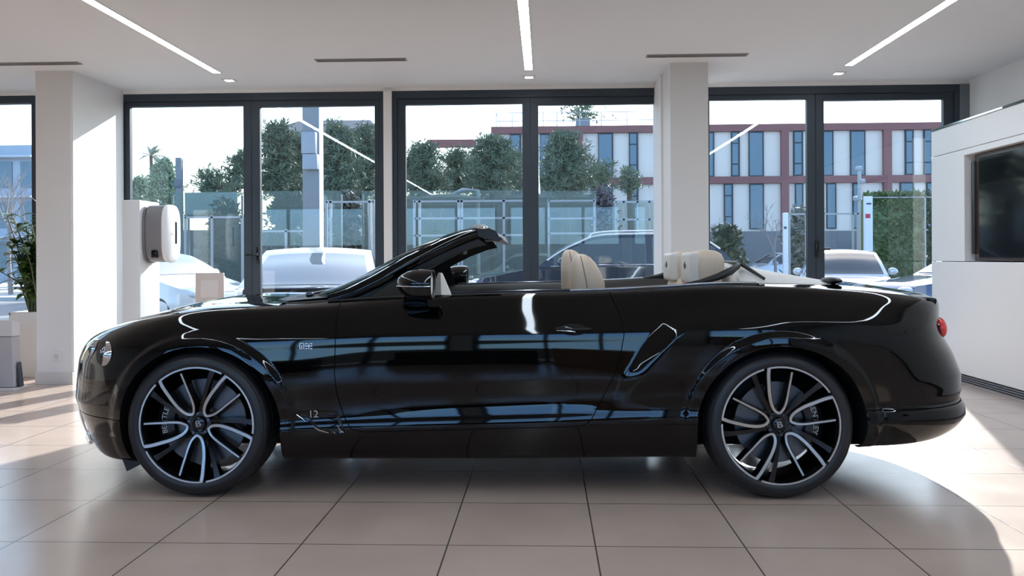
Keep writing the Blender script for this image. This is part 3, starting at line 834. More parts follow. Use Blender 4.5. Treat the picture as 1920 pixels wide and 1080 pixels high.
    vt = MB(); top_ = [sp_(u, z, .003) for u, z in out]; c_ = sum(top_, Vector())/len(top_)
    vt.add(top_ + [sp_(-.80,.385,-.012)], [(i, (i+1) % len(top_), len(top_)) for i in range(len(top_))])
    vto = vt.build('side_vent', gloss_black, fn, smooth=60)
    for pts, w_ in (([(-.935,.410),(-.912,.394),(-.888,.374)], .0045), ([(-.855,.352),(-.82,.333),(-.775,.321)], .004), ([(-.735,.36),(-.718,.335),(-.70,.322)], .003)):
        e = MB(); e.tube([sp_(u, z, .005) for u, z in pts], [w_*.5, w_, w_*.5], 6); e.build('vent_blade', chrome, vto, smooth=60)
    vb = MB(); vb.tube([sp_(-.785,.402,.006), sp_(-.735,.400,.006)], .0025, 6); vb.build('vent_bar', dark_chrome, vto)
    F, p0 = side_frame(-.850, .413); vs, fs = text_mesh('12', .052)
    tx = MB(); Mx = Matrix.Translation(p0) @ F @ Matrix.Translation((0,0,.009))
    Q = [Mx @ v for v in vs]
    if s_ > 0: Q = [Mx @ Vector((-v.x, v.y, v.z)) for v in vs]; Q = [q*Vector((1,-1,1)) for q in Q]
    tx.add(Q, fs); tx.build('vent_number', mat('badge_silver', (.60,.60,.60), .25, .8), vto, recalc=False)
    # small bright emblem on the fender
    F, p0 = side_frame(-.885, .748); Mx = Matrix.Translation(p0) @ F
    if s_ > 0: Mx = Matrix.Scale(-1, 4, (0,1,0)) @ Mx
    eb = MB(); eb.rbox((-.034,-.018,-.004),(.034,.018,.002), .003, Mx, 2); ebo = eb.build('fender_emblem', dark_chrome, fn, smooth=40)
    er = MB()
    for a, b in (((-.032,-.016),(-.018,-.011)),((-.032,.011),(-.018,.016)),((-.032,-.016),(-.027,.016)),((-.022,-.016),(-.017,.004)),((-.012,-.016),(-.007,.016)),((-.016,.010),(-.007,.016)),((-.002,-.0025),(.032,.0025)),((.0125,-.016),(.0175,.016)),((-.002,.0095),(.008,.016)),((.022,.0095),(.032,.016)),((-.002,-.016),(.008,-.0095)),((.022,-.016),(.032,-.0095))):
        er.box((*a,.002),(*b,.0042), Mx)
    er.build('emblem_relief', mat('emblem_silver', (.62,.62,.60), .3, .4), ebo)

# ---- front lamps and grille, tail lamps
for s_ in (-1, 1):
    for qx, qy, r, nm in ((191,663,.062,'headlamp'),(171,652,.050,'front_lamp')):
        p, n = hit(qx, qy); n = n if n.y < 0 else -n; p = p*Vector((1,-s_,1)) if s_ > 0 else p; n = Vector((n.x, n.y*(-1 if s_ > 0 else 1), n.z))
        n = (n + Vector((-1.0,0,.10))).normalized(); q = n.to_track_quat('Z','Y').to_matrix().to_4x4(); Mx = Matrix.Translation(p - n*.012) @ q
        fn = fenders[0 if s_ < 0 else 1]
        l = MB(); l.lathe([(r*math.sin(t), .022*math.cos(t)-.014) for t in np.linspace(0, PI/2, 9)], 40, 'Z', M=Mx); lo = l.build(nm, lens_glass, fn, smooth=60)
        c = MB(); c.lathe([(r*.97,-.02),(r*.98,.0),(r*1.04,.004),(r*1.07,-.004),(r*1.07,-.03)], 48, 'Z', M=Mx); c.build('lamp_ring', chrome, lo, smooth=50)
        for k in range(3):
            c = MB(); c.lathe([(r*(.30+.2*k),.0185-.006*k),(r*(.33+.2*k),.022-.006*k),(r*(.36+.2*k),.0175-.006*k)], 40, 'Z', M=Mx); c.build('lamp_facet', dark_chrome, lo, smooth=50)
P = []       # radiator grille following the nose
gm = MB()
def nose_pt(un, z, lift):
    p, n = grid_pt(un, z); return p + n*lift
sts = [-2.3599,-2.357,-2.352,-2.346,-2.339]
for sg in (-1, 1):
    P = []
    for un in sts: P.append([nose_pt(un, z, .006)*Vector((1,1 if sg < 0 else -1,1)) for z in np.linspace(.43,.665,8)])
    gm.grid(P, flip=sg > 0)
gro = gm.build('grille', dark_chrome, fb_o, smooth=60)
for sg in (-1, 1):
    e = MB(); e.tube([nose_pt(-2.336, z, .008)*Vector((1,1 if sg < 0 else -1,1)) for z in np.linspace(.42,.675,12)], .010, 8); e.build('grille_surround', chrome, gro, smooth=60)
    # bright blade beside the lower intake and the winglet at its foot
    b = MB(); pts = []
    for k, z in enumerate(np.linspace(.425, .225, 12)):
        p, n = grid_pt(-2.315 + .075*(k/11), z); pts.append((p + n*.006)*Vector((1,1 if sg < 0 else -1,1)))
    b.tube(pts, [.008+.010*math.sin(PI*k/11) for k in range(12)], 10); b.build('intake_blade', chrome, fb_o, smooth=60)
    w_ = MB(); pts = []
    for un in np.linspace(-2.335, -2.20, 10):
        p, n = grid_pt(un, .215); pts.append((p + n*.010)*Vector((1,1 if sg < 0 else -1,1)))
    w_.tube(pts, [.012+.014*math.sin(PI*i/9) for i in range(10)], 10); w_.build('splitter_winglet', chrome, fb_o, smooth=60)
    qn = quarters[0 if sg < 0 else 1]
    pt, nn = grid_pt(2.455, .815)
    pt = pt*Vector((1,1 if sg < 0 else -1,1)); nn = Vector((nn.x, nn.y*(1 if sg < 0 else -1), nn.z)); nn = (nn+Vector((.5,0,0))).normalized()
    Mx = Matrix.Translation(pt - nn*.006) @ nn.to_track_quat('Z','Y').to_matrix().to_4x4()
    l = MB(); l.ellipsoid((0,0,0), (.080,.054,.034), Mx, 28, 16); lo = l.build('tail_lamp', red_lens, qn, smooth=60)
    c = MB(); c.lathe([(.97,-.45),(1.0,-.18),(1.05,-.18),(1.10,-.45)], 48, 'Z', M=Mx @ Matrix.Diagonal((.095,.060,.05,1))); c.build('tail_lamp_ring', gloss_black, lo, smooth=50)

# ================================================================== the showroom
H = 2.98; YW = 8.95; XR = 4.36; XL = -9.0; YB = -6.5
wall_white = noisy('white_wall_paint', (0.78,0.775,0.765), (0.80,0.795,0.785), 3, 0.75)
ceil_white = noisy('ceiling_paint', (0.725,0.745,0.765), (0.745,0.765,0.785), 2, 0.85)
column_paint = noisy('column_paint', (0.715,0.705,0.695), (0.735,0.725,0.715), 3, 0.7)
frame_metal = noisy('anthracite_frame', (0.023,0.034,0.048), (0.028,0.040,0.055), 20, 0.45)
pane = glass('window_glass', (0.93,0.965,0.96), 0.035)
dark_slot = mat('dark_slot', (0.05,0.045,0.045), 0.6)
skirt_grey = mat('skirting_grey', (0.60,0.585,0.56), 0.5)

# floor tiles: 0.605 m square, with thin joints
fm = bpy.data.materials.new('floor_tiles'); fm.use_nodes = True
nt = fm.node_tree; N = nt.nodes; L = nt.links; b = N['Principled BSDF']
tc = N.new('ShaderNodeTexCoord'); mp = N.new('ShaderNodeMapping'); mp.inputs['Location'].default_value = (0.404, -0.445, 0)
br = N.new('ShaderNodeTexBrick'); br.offset = 0; br.offset_frequency = 1; br.squash = 1
br.inputs['Scale'].default_value = 1.0; br.inputs['Brick Width'].default_value = 0.605; br.inputs['Row Height'].default_value = 0.6085
br.inputs['Mortar Size'].default_value = 0.0035; br.inputs['Mortar Smooth'].default_value = 0.1; br.inputs['Bias'].default_value = 0.0
br.inputs['Color1'].default_value = (0.51,0.395,0.335,1); br.inputs['Color2'].default_value = (0.53,0.412,0.35,1); br.inputs['Mortar'].default_value = (0.10,0.085,0.075,1)
nz = N.new('ShaderNodeTexNoise'); nz.inputs['Scale'].default_value = 2.2; nz.inputs['Detail'].default_value = 6
mx = N.new('ShaderNodeMix'); mx.data_type = 'RGBA'; mx.blend_type = 'MULTIPLY'; mx.inputs[0].default_value = 0.35
rp = N.new('ShaderNodeValToRGB'); rp.color_ramp.elements[0].position = .3; rp.color_ramp.elements[0].color = (.80,.80,.80,1); rp.color_ramp.elements[1].position = .7; rp.color_ramp.elements[1].color = (1.1,1.1,1.1,1)
L.new(tc.outputs['Object'], mp.inputs['Vector']); L.new(mp.outputs[0], br.inputs['Vector'])
L.new(tc.outputs['Object'], nz.inputs['Vector']); L.new(nz.outputs['Fac'], rp.inputs[0])
L.new(br.outputs['Color'], mx.inputs[6]); L.new(rp.outputs[0], mx.inputs[7]); L.new(mx.outputs[2], b.inputs['Base Color'])
mr = N.new('ShaderNodeMapRange'); mr.inputs['To Min'].default_value = 0.14; mr.inputs['To Max'].default_value = 0.26
L.new(nz.outputs['Fac'], mr.inputs['Value']); L.new(mr.outputs[0], b.inputs['Roughness'])
b.inputs['Specular IOR Level'].default_value = 0.42
bp = N.new('ShaderNodeBump'); bp.inputs['Strength'].default_value = 0.35; bp.inputs['Distance'].default_value = 0.002; bp.invert = True
L.new(br.outputs['Fac'], bp.inputs['Height']); L.new(bp.outputs[0], b.inputs['Normal'])

def sbox(name, a, b, m, label=None, bevel=0):
    q = MB(); q.box(a, b); return struct(q.build(name, m, bevel=bevel), label)
sbox('floor', (XL,YB,-.15), (XR,YW+.12,0), fm)
# ceiling slab with slots for the light lines is kept simple: fittings hang a few millimetres proud
sbox('ceiling', (XL,YB,H), (XR,YW+.12,H+.2), ceil_white)
sbox('wall_right', (XR,YB,0), (XR+.2,YW+.12,H), wall_white)
sbox('wall_left', (XL-.2,YB,0), (XL,YW+.12,H), wall_white)

# ---- window wall
def X_at(px, y=YW): return at(px, 486, Y=y).x
ztop = 2.945
colL = (at(69,720,Y=7.94).x, at(135,720,Y=7.94).x)
colR = (at(1257.5,300,Y=7.95).x, at(1328.5,300,Y=7.95).x)
def window(n, px0, px1, mulls, outer=True, door=False):
    """frame between two pixel columns, panes listed as (px0, px1)"""
    x0, x1 = X_at(px0), X_at(px1); f0, f1 = YW-.02, YW+.08
    q = MB()
    q.box((x0,f0,2.865),(x1,f1,ztop)); q.box((x0,f0,0.0),(x1,f1,.07))
    q.box((x0,f0,.07),(x0+.05,f1,2.865)); q.box((x1-.05,f0,.07),(x1,f1,2.865))
    w = struct(q.build('window_%d' % n, frame_metal, bevel=.004), 'dark grey window frame')
    for i, (a, b_) in enumerate(mulls):
        xa, xb = X_at(a, YW+.03), X_at(b_, YW+.03)
        s_ = MB(); s0, s1 = YW, YW+.06; tz = at((a+b_)/2, 200 if n == 1 else (196 if n == 2 else 188), Y=YW+.03).z
        lo = x0+.05 if i == 0 else xa-.085
        hi = x1-.05 if i == len(mulls)-1 else xb+.085
        if i: lo = max(lo, prev)
        prev = hi
        s_.box((lo,s0,tz),(hi,s1,2.866)); s_.box((lo,s0,.07),(hi,s1,.20)); s_.box((lo,s0,.20),(xa,s1,tz)); s_.box((xb,s0,.20),(hi,s1,tz))
        sash = s_.build('window_sash', frame_metal, w, bevel=.003)
        g = MB(); g.box((xa-.01,YW+.026,.19),(xb+.01,YW+.034,tz+.01)); g.build('window_pane', pane, sash)
    return w
def handle(w, px, py, side):
    p = at(px, py, Y=YW-.03); h = MB(); h.rbox((p.x-.016,YW-.04,p.z-.085),(p.x+.016,YW-.0,p.z+.085), .006)
    h.tube([(p.x,YW-.03,p.z),(p.x,YW-.075,p.z),(p.x+side*.03,YW-.08,p.z),(p.x+side*.11,YW-.08,p.z)], .010, 10)
    h.build('window_handle', gloss_black, w, smooth=50)
w1 = window(1, 222, 722, [(247,459),(490,704.5)])
w2 = window(2, 737, 1240, [(762.5,980.5),(1010.5,1232)])
w3 = window(3, 1322, 1799, [(1322,1512.5),(1544.5,1768)])
handle(w1, 483, 478, -1); handle(w3, 1533, 467, 1)
x0, x1 = X_at(-420), X_at(70)
w4 = window(4, -420, 72, [(-395,-170),(-140,63)])
w5 = window(5, -960, -440, [(-940,-700),(-680,-460)])
# masonry between and above the frames
sbox('wall_back', (XL,YW-.02,ztop), (XR,YW+.12,H+.01), wall_white)
sbox('wall_back_pier', (X_at(722),YW-.06,0), (X_at(737),YW+.12,ztop), wall_white)
sbox('wall_back_corner', (X_at(1799),YW-.03,0), (XR+.01,YW+.12,ztop), mat('corner_grey', (.16,.18,.20), .6))
sbox('wall_back_side', (XL,YW-.02,0), (X_at(-960),YW+.12,ztop), wall_white)
# free columns tied back to the window wall
sbox('column_1', (colL[0],7.94,0), (colL[1],8.32,H), column_paint)
sbox('wall_fin', (colL[1]-.11,8.315,0), (colL[1]-.003,YW+.10,H), wall_white)
sbox('wall_fin_face', (colL[1]-.001,7.955,0), (colL[1]+.012,YW-.02,H), wall_white)
q = MB(); q.box((colL[0]-.012,7.928,0),(colL[1]+.012,7.95,.115)); struct(q.build('baseboard_front', skirt_grey, bevel=.003))
sbox('column_2', (colR[0],7.95,0), (colR[1],8.50,H), column_paint)
sbox('column_core', (at(1238,300,Y=8.50).x,8.45,0), (colR[1]-.02,YW+.10,H), wall_white)
q = MB(); q.box((colR[0]-.012,7.938,0),(colR[1]+.012,7.96,.115)); struct(q.build('baseboard_column', skirt_grey, bevel=.003))
# socket on the first column
p = at(107, 668, Y=7.935); sk = MB(); sk.rbox((p.x-.042,7.928,p.z-.042),(p.x+.042,7.9405,p.z+.042), .004)
so = sk.build('wall_socket', mat('socket_white', (.72,.70,.67), .4), smooth=40)
tag(so, 'small square white wall socket low on the column beside the potted plant', 'socket')
sk = MB(); sk.lathe([(0,-.001),(.019,-.001),(.021,-.004),(.023,-.0045),(.023,.0)], 24, center=(p.x,7.9285,p.z)); sk.build('socket_ring', skirt_grey, so, smooth=40)

# ---- rear of the room, behind the photographer: glazed shopfront
def back_wall():
    q = MB(); q.box((XL,YB-.2,0),(XR+.2,YB,.12)); q.box((XL,YB-.2,2.72),(XR+.2,YB,H))
    struct(q.build('wall_front', wall_white))
    x = XL
    k = 0
    for xa, xb in ((-9,-8.6),(-5.2,-4.9),(-1.35,-1.05),(2.2,2.5),(4.1,4.36)):
        sbox('wall_front_pier', (xa,YB-.2,.12), (xb,YB,2.72), wall_white)
    for i, (xa, xb) in enumerate(((-8.6,-5.2),(-4.9,-1.35),(-1.05,2.2),(2.5,4.1))):
        f = MB(); f.box((xa,YB-.14,2.64),(xb,YB-.06,2.72)); f.box((xa,YB-.14,.12),(xb,YB-.06,.2))
        n = 3 if xb-xa > 2 else 2
        for j in range(n+1):
            xx = xa + (xb-xa-.08)*j/n; f.box((xx,YB-.14,.2),(xx+.08,YB-.06,2.64))
        w = struct(f.build('window_%d' % (6+i), frame_metal))
        for j in range(n):
            g = MB(); g.box((xa+.07+(xb-xa-.08)*j/n,YB-.105,.19),(xa+.01+(xb-xa-.08)*(j+1)/n,YB-.097,2.65)); g.build('window_pane', pane, w)
back_wall()
desk_m = noisy('desk_oak', (.30,.19,.12), (.36,.24,.15), 3, .5, stretch=(1,8,8))
def desk(x, y, w, d_, h, label):  # unseen furniture, added only to be reflected in the car
    e = empty('reflection_desk', (x,y,0)); tag(e, label, 'desk'); q = MB(); q.box((-w/2,-d_/2,0),(w/2,d_/2,h-.04)); q.build('cabinet', desk_m, e, bevel=.005)
    q = MB(); q.box((-w/2-.03,-d_/2-.03,h-.04),(w/2+.03,d_/2+.03,h)); q.build('desk_top', wall_white, e, bevel=.004)
desk(.9,-5.3,1.5,.7,1.12,'unseen oak desk added to be mirrored in the door of the black car')
desk(2.9,-5.3,.9,.7,1.05,'unseen small oak desk added to be mirrored in the rear wing of the black car')
sofa_m = noisy('sofa_black', (.012,.012,.013), (.02,.02,.021), 20, .5)
def sofa(x, w, label):  # also unseen, added as dark shapes for the bodywork's reflections
    e = empty('reflection_sofa', (x,-5.6,0)); tag(e, label, 'sofa'); q = MB(); q.rbox((-w/2,-.45,.0),(w/2,.45,.44), .05); q.build('seat', sofa_m, e, smooth=40)
    q = MB(); q.rbox((-w/2,-.45,.40),(w/2,-.22,.98), .05); q.build('backrest', sofa_m, e, smooth=40)
sofa(-1.1,2.0,'unseen long black leather sofa added to be mirrored in the door of the black car'); sofa(-4.2,2.4,'unseen black leather sofa added to be mirrored in the front wing of the black car'); sofa(-7.0,2.0,'unseen black leather sofa added to be mirrored beyond the nose of the black car')
q = MB(); q.box((-40,-26,-.2),(40,-25.6,1.9)); struct(q.build('reflection_hedge', noisy('reflection_hedge_dark', (.012,.015,.018), (.02,.024,.026), 6, .9)))  # added unseen dark hedge, darkens the low part of the mirrored window band
q = MB(); q.box((-60,-60,-.32),(60,YB-.2,-.12)); struct(q.build('forecourt', noisy('forecourt_paving', (.16,.155,.15), (.2,.195,.19), 3, .8)))

# ---- ceiling fittings
led = emit('light_line', (0.80,0.93,1.06), 15.0)
spot_m = emit('spot_light', (0.95,0.975,1.0), 8.0)
alu = mat('white_aluminium', (0.75,0.75,0.74), 0.4)
names = ['recessed line of white light on the ceiling, nearest the white columned corner with the plant',
         'recessed line of white light down the middle of the ceiling, above the car seats',
         'recessed line of white light on the ceiling beside the tall white media wall']
snames = ['tiny square ceiling spotlight at the end of the light line nearest the plant corner',
          'tiny square ceiling spotlight at the end of the middle light line',
          'tiny square ceiling spotlight at the end of the light line near the media wall']
for k, (xc, ye, (sx, sy)) in enumerate(((-3.147,8.11,(430,150)),(-.145,8.14,(992,144)),(2.865,8.14,(1572,137)))):
    e = empty('ceiling_light', (xc,(ye-5.8)/2,H)); tag(e, names[k], 'ceiling light', 'recessed light lines on the ceiling')
    yc = e.location.y
    f = MB()
    for sg in (-1, 1): f.box((sg*.036 - (.008 if sg < 0 else 0), -5.8-yc, -.006), (sg*.036 + (.008 if sg > 0 else 0), ye-yc+.008, .0))
    f.box((-.044,ye-yc,-.006),(.044,ye-yc+.008,0)); f.box((-.044,-5.808-yc,-.006),(.044,-5.8-yc,0))
    f.build('light_frame', alu, e)
    d = MB(); d.box((-.036,-5.8-yc,-.004),(.036,ye-yc,.001)); d.build('diffuser', led, e)
    p = at(sx, sy, Z=H)
    s_ = empty('ceiling_spot', (p.x,p.y,H)); tag(s_, snames[k], 'ceiling spotlight', 'square spotlights at the ends of the light lines')
    f = MB(); f.box((-.062,-.062,-.008),(.062,-.040,0)); f.box((-.062,.040,-.008),(.062,.062,0)); f.box((-.062,-.04,-.008),(-.040,.04,0)); f.box((.040,-.04,-.008),(.062,.04,0)); f.build('spot_frame', alu, s_)
    d = MB(); d.box((-.04,-.04,-.004),(.04,.04,0)); d.build('spot_lens', spot_m, s_)
vl = ['slim dark slot vent in the ceiling above the windscreen of the black car','slim dark slot vent in the ceiling in front of the middle column','slim dark slot vent in the ceiling in front of the column with the socket']
for k, (a, b_) in enumerate((((593,112),(760,112)),((1215,103.5),(1398,103.5)),((-30,119),(150,119)))):
    p, q_ = at(*a, Z=H), at(*b_, Z=H); xc, yc, hl = (p.x+q_.x)/2, (p.y+q_.y)/2, abs(q_.x-p.x)/2
    e = empty('ceiling_vent', (xc,yc,H)); tag(e, vl[k], 'air vent', 'slot vents in the ceiling')
    f = MB()
    for y0 in (-.05,-.008,.034): f.box((-hl,y0,-.007),(hl,y0+.016,0))
    f.box((-hl-.012,-.05,-.007),(-hl,.05,0)); f.box((hl,-.05,-.007),(hl+.012,.05,0)); f.build('vent_frame', mat('vent_grey', (.30,.27,.26), .5, .3), e)
    d = MB(); d.box((-hl,-.034,-.002),(hl,-.008,0)); d.box((-hl,.008,-.002),(hl,.034,0)); d.build('vent_slot', dark_slot, e)

# ---- media wall with the screen, standing in front of the right wall
XM = 3.90; mw_y1 = at(1747, 486, X=XM).y; mw_top = at(1755, 245, X=XM).z
panel_white = noisy('panel_white', (0.80,0.80,0.795), (0.82,0.82,0.815), 2, 0.35)
sy1 = at(1808, 390, X=XM).y; sz0 = at(1830, 490, X=XM).z; sz1 = at(1808, 291, X=XM).z; sy0 = sy1-1.95
e = empty('media_wall', (XM,mw_y1,0)); tag(e, 'white free-standing media wall with a recessed dark screen', 'display wall')
def part(nm, m, a, b_, bevel=.0):
    q = MB(); q.box((a[0]-XM,a[1]-mw_y1,a[2]),(b_[0]-XM,b_[1]-mw_y1,b_[2])); return q.build(nm, m, e, bevel=bevel)
yN = 1.2; XB = XR-.06
part('lower_panel', panel_white, (XM,yN,.075), (XB,mw_y1,sz0-.006), .004)
part('upper_panel', panel_white, (XM,yN,sz1+.06), (XB,mw_y1,mw_top), .004)
part('side_panel', panel_white, (XM,sy1,sz0), (XB,mw_y1,sz1+.055), .004)
part('side_panel', panel_white, (XM,yN,sz0), (XB,sy0,sz1+.055), .004)
part('recess_top', panel_white, (XM,sy0,sz1), (XB,sy1,sz1+.055), .002)
part('recess_back', mat('recess_beige', (.55,.51,.46), .5), (XM+.16,sy0,sz0), (XB,sy1,sz1))
pl_ = part('plinth', mat('plinth_black', (.02,.022,.025), .4), (XM+.03,yN,0), (XB,mw_y1-.02,.075))
g = MB()
for k in range(3): g.box((.012,yN-mw_y1,.012+.02*k),(.028,-.02,.020+.02*k))
g.build('plinth_grille', mat('grille_grey', (.35,.36,.38), .35, .7), pl_)
tr_ = part('top_rail', mat('rail_black', (.02,.02,.02), .25), (XM-.004,yN,mw_top), (XM+.05,mw_y1,mw_top+.022))
g = MB(); g.box((-.006,-1.35,mw_top+.003),(-.003,-.08,mw_top+.019)); g.build('rail_strip', chrome, tr_)
tv = empty('wall_screen', (XM+.16,(sy0+sy1)/2,(sz0+sz1)/2)); tag(tv, 'large dark television with a brown bezel in the recess of the white media wall', 'television')
hy, hz = (sy1-sy0)/2-.07, (sz1-sz0)/2-.005
q = MB(); q.rbox((-.10,-hy,-hz),(0,hy,hz), .006); q.build('bezel', mat('bezel_brown', (.045,.030,.024), .3), tv, smooth=30)
q = MB(); q.box((-.106,-hy+.09,-hz+.03),(-.099,hy-.09,hz-.04)); q.build('display', mat('screen_black', (.005,.005,.007), .05, ior=1.35), tv)
q = MB(); q.rbox((-.12,hy-.03,-hz+.06),(-.03,hy+.03,hz-.06), .01); q.build('bezel_side', mat('bezel_dark', (.02,.016,.014), .3), tv, smooth=30)

# ---- charger board and wallbox near the first window
bx0, bx1 = at(228,486,Y=7.75).x, at(258,486,Y=7.75).x
Yb = 7.95
bx0, bx1 = at(229,486,Y=Yb).x, at(262,486,Y=Yb).x
st_ = empty('charger_stand', ((bx0+bx1)/2,Yb,0)); tag(st_, 'slim white board standing by the window behind the bonnet, carrying the wallbox', 'stand')
ztb = at(240,375,Y=Yb).z
q = MB(); q.rbox((bx0-st_.location.x,0,0.02),(bx1-st_.location.x,.42,ztb), .01); q.build('board', mat('board_white', (.74,.75,.76), .35), st_, smooth=30)
q = MB(); q.box((bx0-.02-st_.location.x,-.03,0),(bx1-.004-st_.location.x,.45,.02)); q.build('foot_plate', mat('foot_white', (.7,.7,.7), .4), st_)
wb_ = empty('charging_wallbox', (bx1,Yb+.21,at(285,437,Y=Yb).z)); tag(wb_, 'rounded white and grey charging box mounted on the white board', 'wallbox')
hz_ = .285; hw_ = .175
def stadium(x, k, n=16, zc=0):
    r = hw_*k; out = []
    for i in range(2*n):
        a = PI*2*i/(2*n); c, s = math.cos(a), math.sin(a)
        out.append((x, r*math.copysign(abs(c)**.6, c), zc + hz_*k*math.copysign(abs(s)**.55, s)))
    return out
def loft(rows, nm, m, par, cap=True):
    q = MB(); n = len(rows[0]); q.grid([[r[j] for r in rows] for j in range(n)], closeu=True)
    if cap: q.add(rows[0], [tuple(range(n))]); q.add(rows[-1], [tuple(range(n))[::-1]])
    return q.build(nm, m, par, smooth=45)
loft([stadium(.0,.93), stadium(.02,1.0), stadium(.025,.96)], 'back_plate', mat('wallbox_dark', (.20,.20,.22), .4), wb_)
loft([stadium(.025,.90), stadium(.04,.965), stadium(.17,.965), stadium(.19,.955)], 'grey_body', mat('wallbox_shaded_grey', (.22,.21,.22), .35), wb_)  # body grey darkened for the shade on its room-facing side
fp_ = loft([stadium(.19,.965), stadium(.205,.985), stadium(.225,.965), stadium(.235,.90)], 'front_cover', mat('wallbox_white', (.80,.81,.83), .25), wb_)
q = MB(); q.rbox((.225,.035,-.10),(.2385,.075,.12), .012); q.build('status_window', gloss_black, fp_, smooth=40)
q = MB(); q.rbox((.236,-.05,-.012),(.238,-.015,.006), .002); q.build('small_mark', mat('mark_grey', (.45,.45,.47), .4), fp_)
q = MB(); q.rbox((.09,-.10,-hz_*.93),(.15,.03,-hz_*.93+.075), .01, M=Matrix.Translation((0,-.075,.03))); q.build('cable_socket', gloss_black, wb_, smooth=40)

# framed certificate on a thin stand, behind the bonnet
Yc = 8.2; a = at(367,512,Y=Yc); b_ = at(420,512,Y=Yc); zlo = at(390,575,Y=Yc).z; xm = (a.x+b_.x)/2; hw2 = (b_.x-a.x)/2
sg_ = empty('framed_sign', (xm,Yc,0)); tag(sg_, 'small pale pink framed notice on a stand behind the bonnet of the black car', 'sign')
q = MB(); q.rbox((-hw2,-.012,zlo),(hw2,.012,a.z), .005); q.build('sign_board', mat('sign_pink', (.62,.54,.50), .5), sg_, smooth=30)
q = MB(); q.box((-hw2*.62,-.0145,zlo+.09),(hw2*.62,-.0115,a.z-.07)); q.build('sign_sheet', mat('sheet_white', (.70,.64,.60), .4, spec=.8), sg_)
q = MB(); q.tube([(0,.02,zlo+.2),(0,.02,.02)], .014, 10); q.lathe([(0,.02),(.15,.015),(.155,.004),(.155,0),(0,0)], 32, 'Z', center=(0,.02,0)); q.build('sign_stand', alu, sg_, smooth=40)

# ---- planter and plant in the corner
Yp = 8.62; pa = at(22,640,Y=Yp); pb = at(70,640,Y=Yp); pz = at(50,583,Y=Yp).z
pw = .21; pxc = at(18,640,Y=Yp-.2).x+.21
pt_ = empty('potted_plant', (pxc,Yp,0)); tag(pt_, 'leafy green plant in a tall white planter partly behind the first column', 'potted plant')
pot_m = noisy('planter_white', (.66,.64,.61), (.70,.68,.65), 4, .5)
q = MB(); zt_, t_ = pz, .03
q.box((-pw,-pw,.0),(pw,pw,zt_-.03)); q.box((-pw,-pw,zt_-.03),(pw,-pw+t_,zt_)); q.box((-pw,pw-t_,zt_-.03),(pw,pw,zt_)); q.box((-pw,-pw,zt_-.03),(-pw+t_,pw,zt_)); q.box((pw-t_,-pw,zt_-.03),(pw,pw,zt_))
q.build('planter', pot_m, pt_, bevel=.004)
q = MB(); q.box((-pw+t_,-pw+t_,zt_-.04),(pw-t_,pw-t_,zt_-.022)); q.build('soil', noisy('soil', (.03,.02,.014), (.06,.04,.03), 40, .95, bump=.5), pt_)
leaf_m = noisy('leaf_green', (.05,.11,.025), (.14,.21,.05), 5, .35)
stem_m = mat('stem_green', (.10,.12,.05), .6)
rs = random.Random(3)
def leaf(m, base, d, ln, wd, droop=.4):
    d = Vector(d).normalized(); s_ = d.cross(Vector((0,0,1)))
    s_ = s_.normalized() if s_.length > .05 else Vector((1,0,0)); P = []
    for k in range(7):
        t = k/6; w = wd*math.sin(PI*min(.999, t**.75*.98+.02)); c = Vector(base) + d*ln*t + Vector((0,0,-droop*ln*t*t))
        up = s_.cross(d).normalized()
        P.append([c - s_*w + up*w*.25, c, c + s_*w + up*w*.25])
    m.grid(P)
stems = MB(); lv = MB()
for k in range(60):
    a = rs.uniform(0, 2*PI); h = rs.uniform(.25, 1.05); r = rs.uniform(.05,.34 if math.cos(a) > 0 else .60)*(1-.35*h)
    b0 = Vector((rs.uniform(-.1,.1), rs.uniform(-.1,.1), zt_-.03)); tp = b0 + Vector((r*math.cos(a), r*math.sin(a)*.7, h))
    mid_ = b0.lerp(tp, .5) + Vector((0,0,.1)); stems.tube([b0, mid_, tp], [.010,.007,.004], 6)
    for j in range(7):
        t = rs.uniform(.35, 1.0); q0 = mid_.lerp(tp, max(0, t*2-1)) if t > .5 else b0.lerp(mid_, t*2)
        aa = rs.uniform(0, 2*PI); leaf(lv, q0, (math.cos(aa), math.sin(aa), rs.uniform(.1,.9)), rs.uniform(.14,.25), rs.uniform(.028,.055), rs.uniform(.2,.7))
for k in range(8):
    t = Vector((.06+rs.uniform(-.05,.05), rs.uniform(-.05,.05), zt_+1.0)); aa = rs.uniform(0, 2*PI)
    leaf(lv, t, (math.cos(aa)*.6, math.sin(aa)*.6, 1), rs.uniform(.2,.3), .035, .2)
stems.tube([(.03,0,zt_-.03),(.05,0,zt_+.5),(.06,0,zt_+1.02)], .010, 6)
st0 = stems.build('stems', stem_m, pt_, smooth=60); st0['kind'] = 'stuff'
lo_ = lv.build('leaves', leaf_m, pt_, smooth=60, recalc=False); lo_['kind'] = 'stuff'

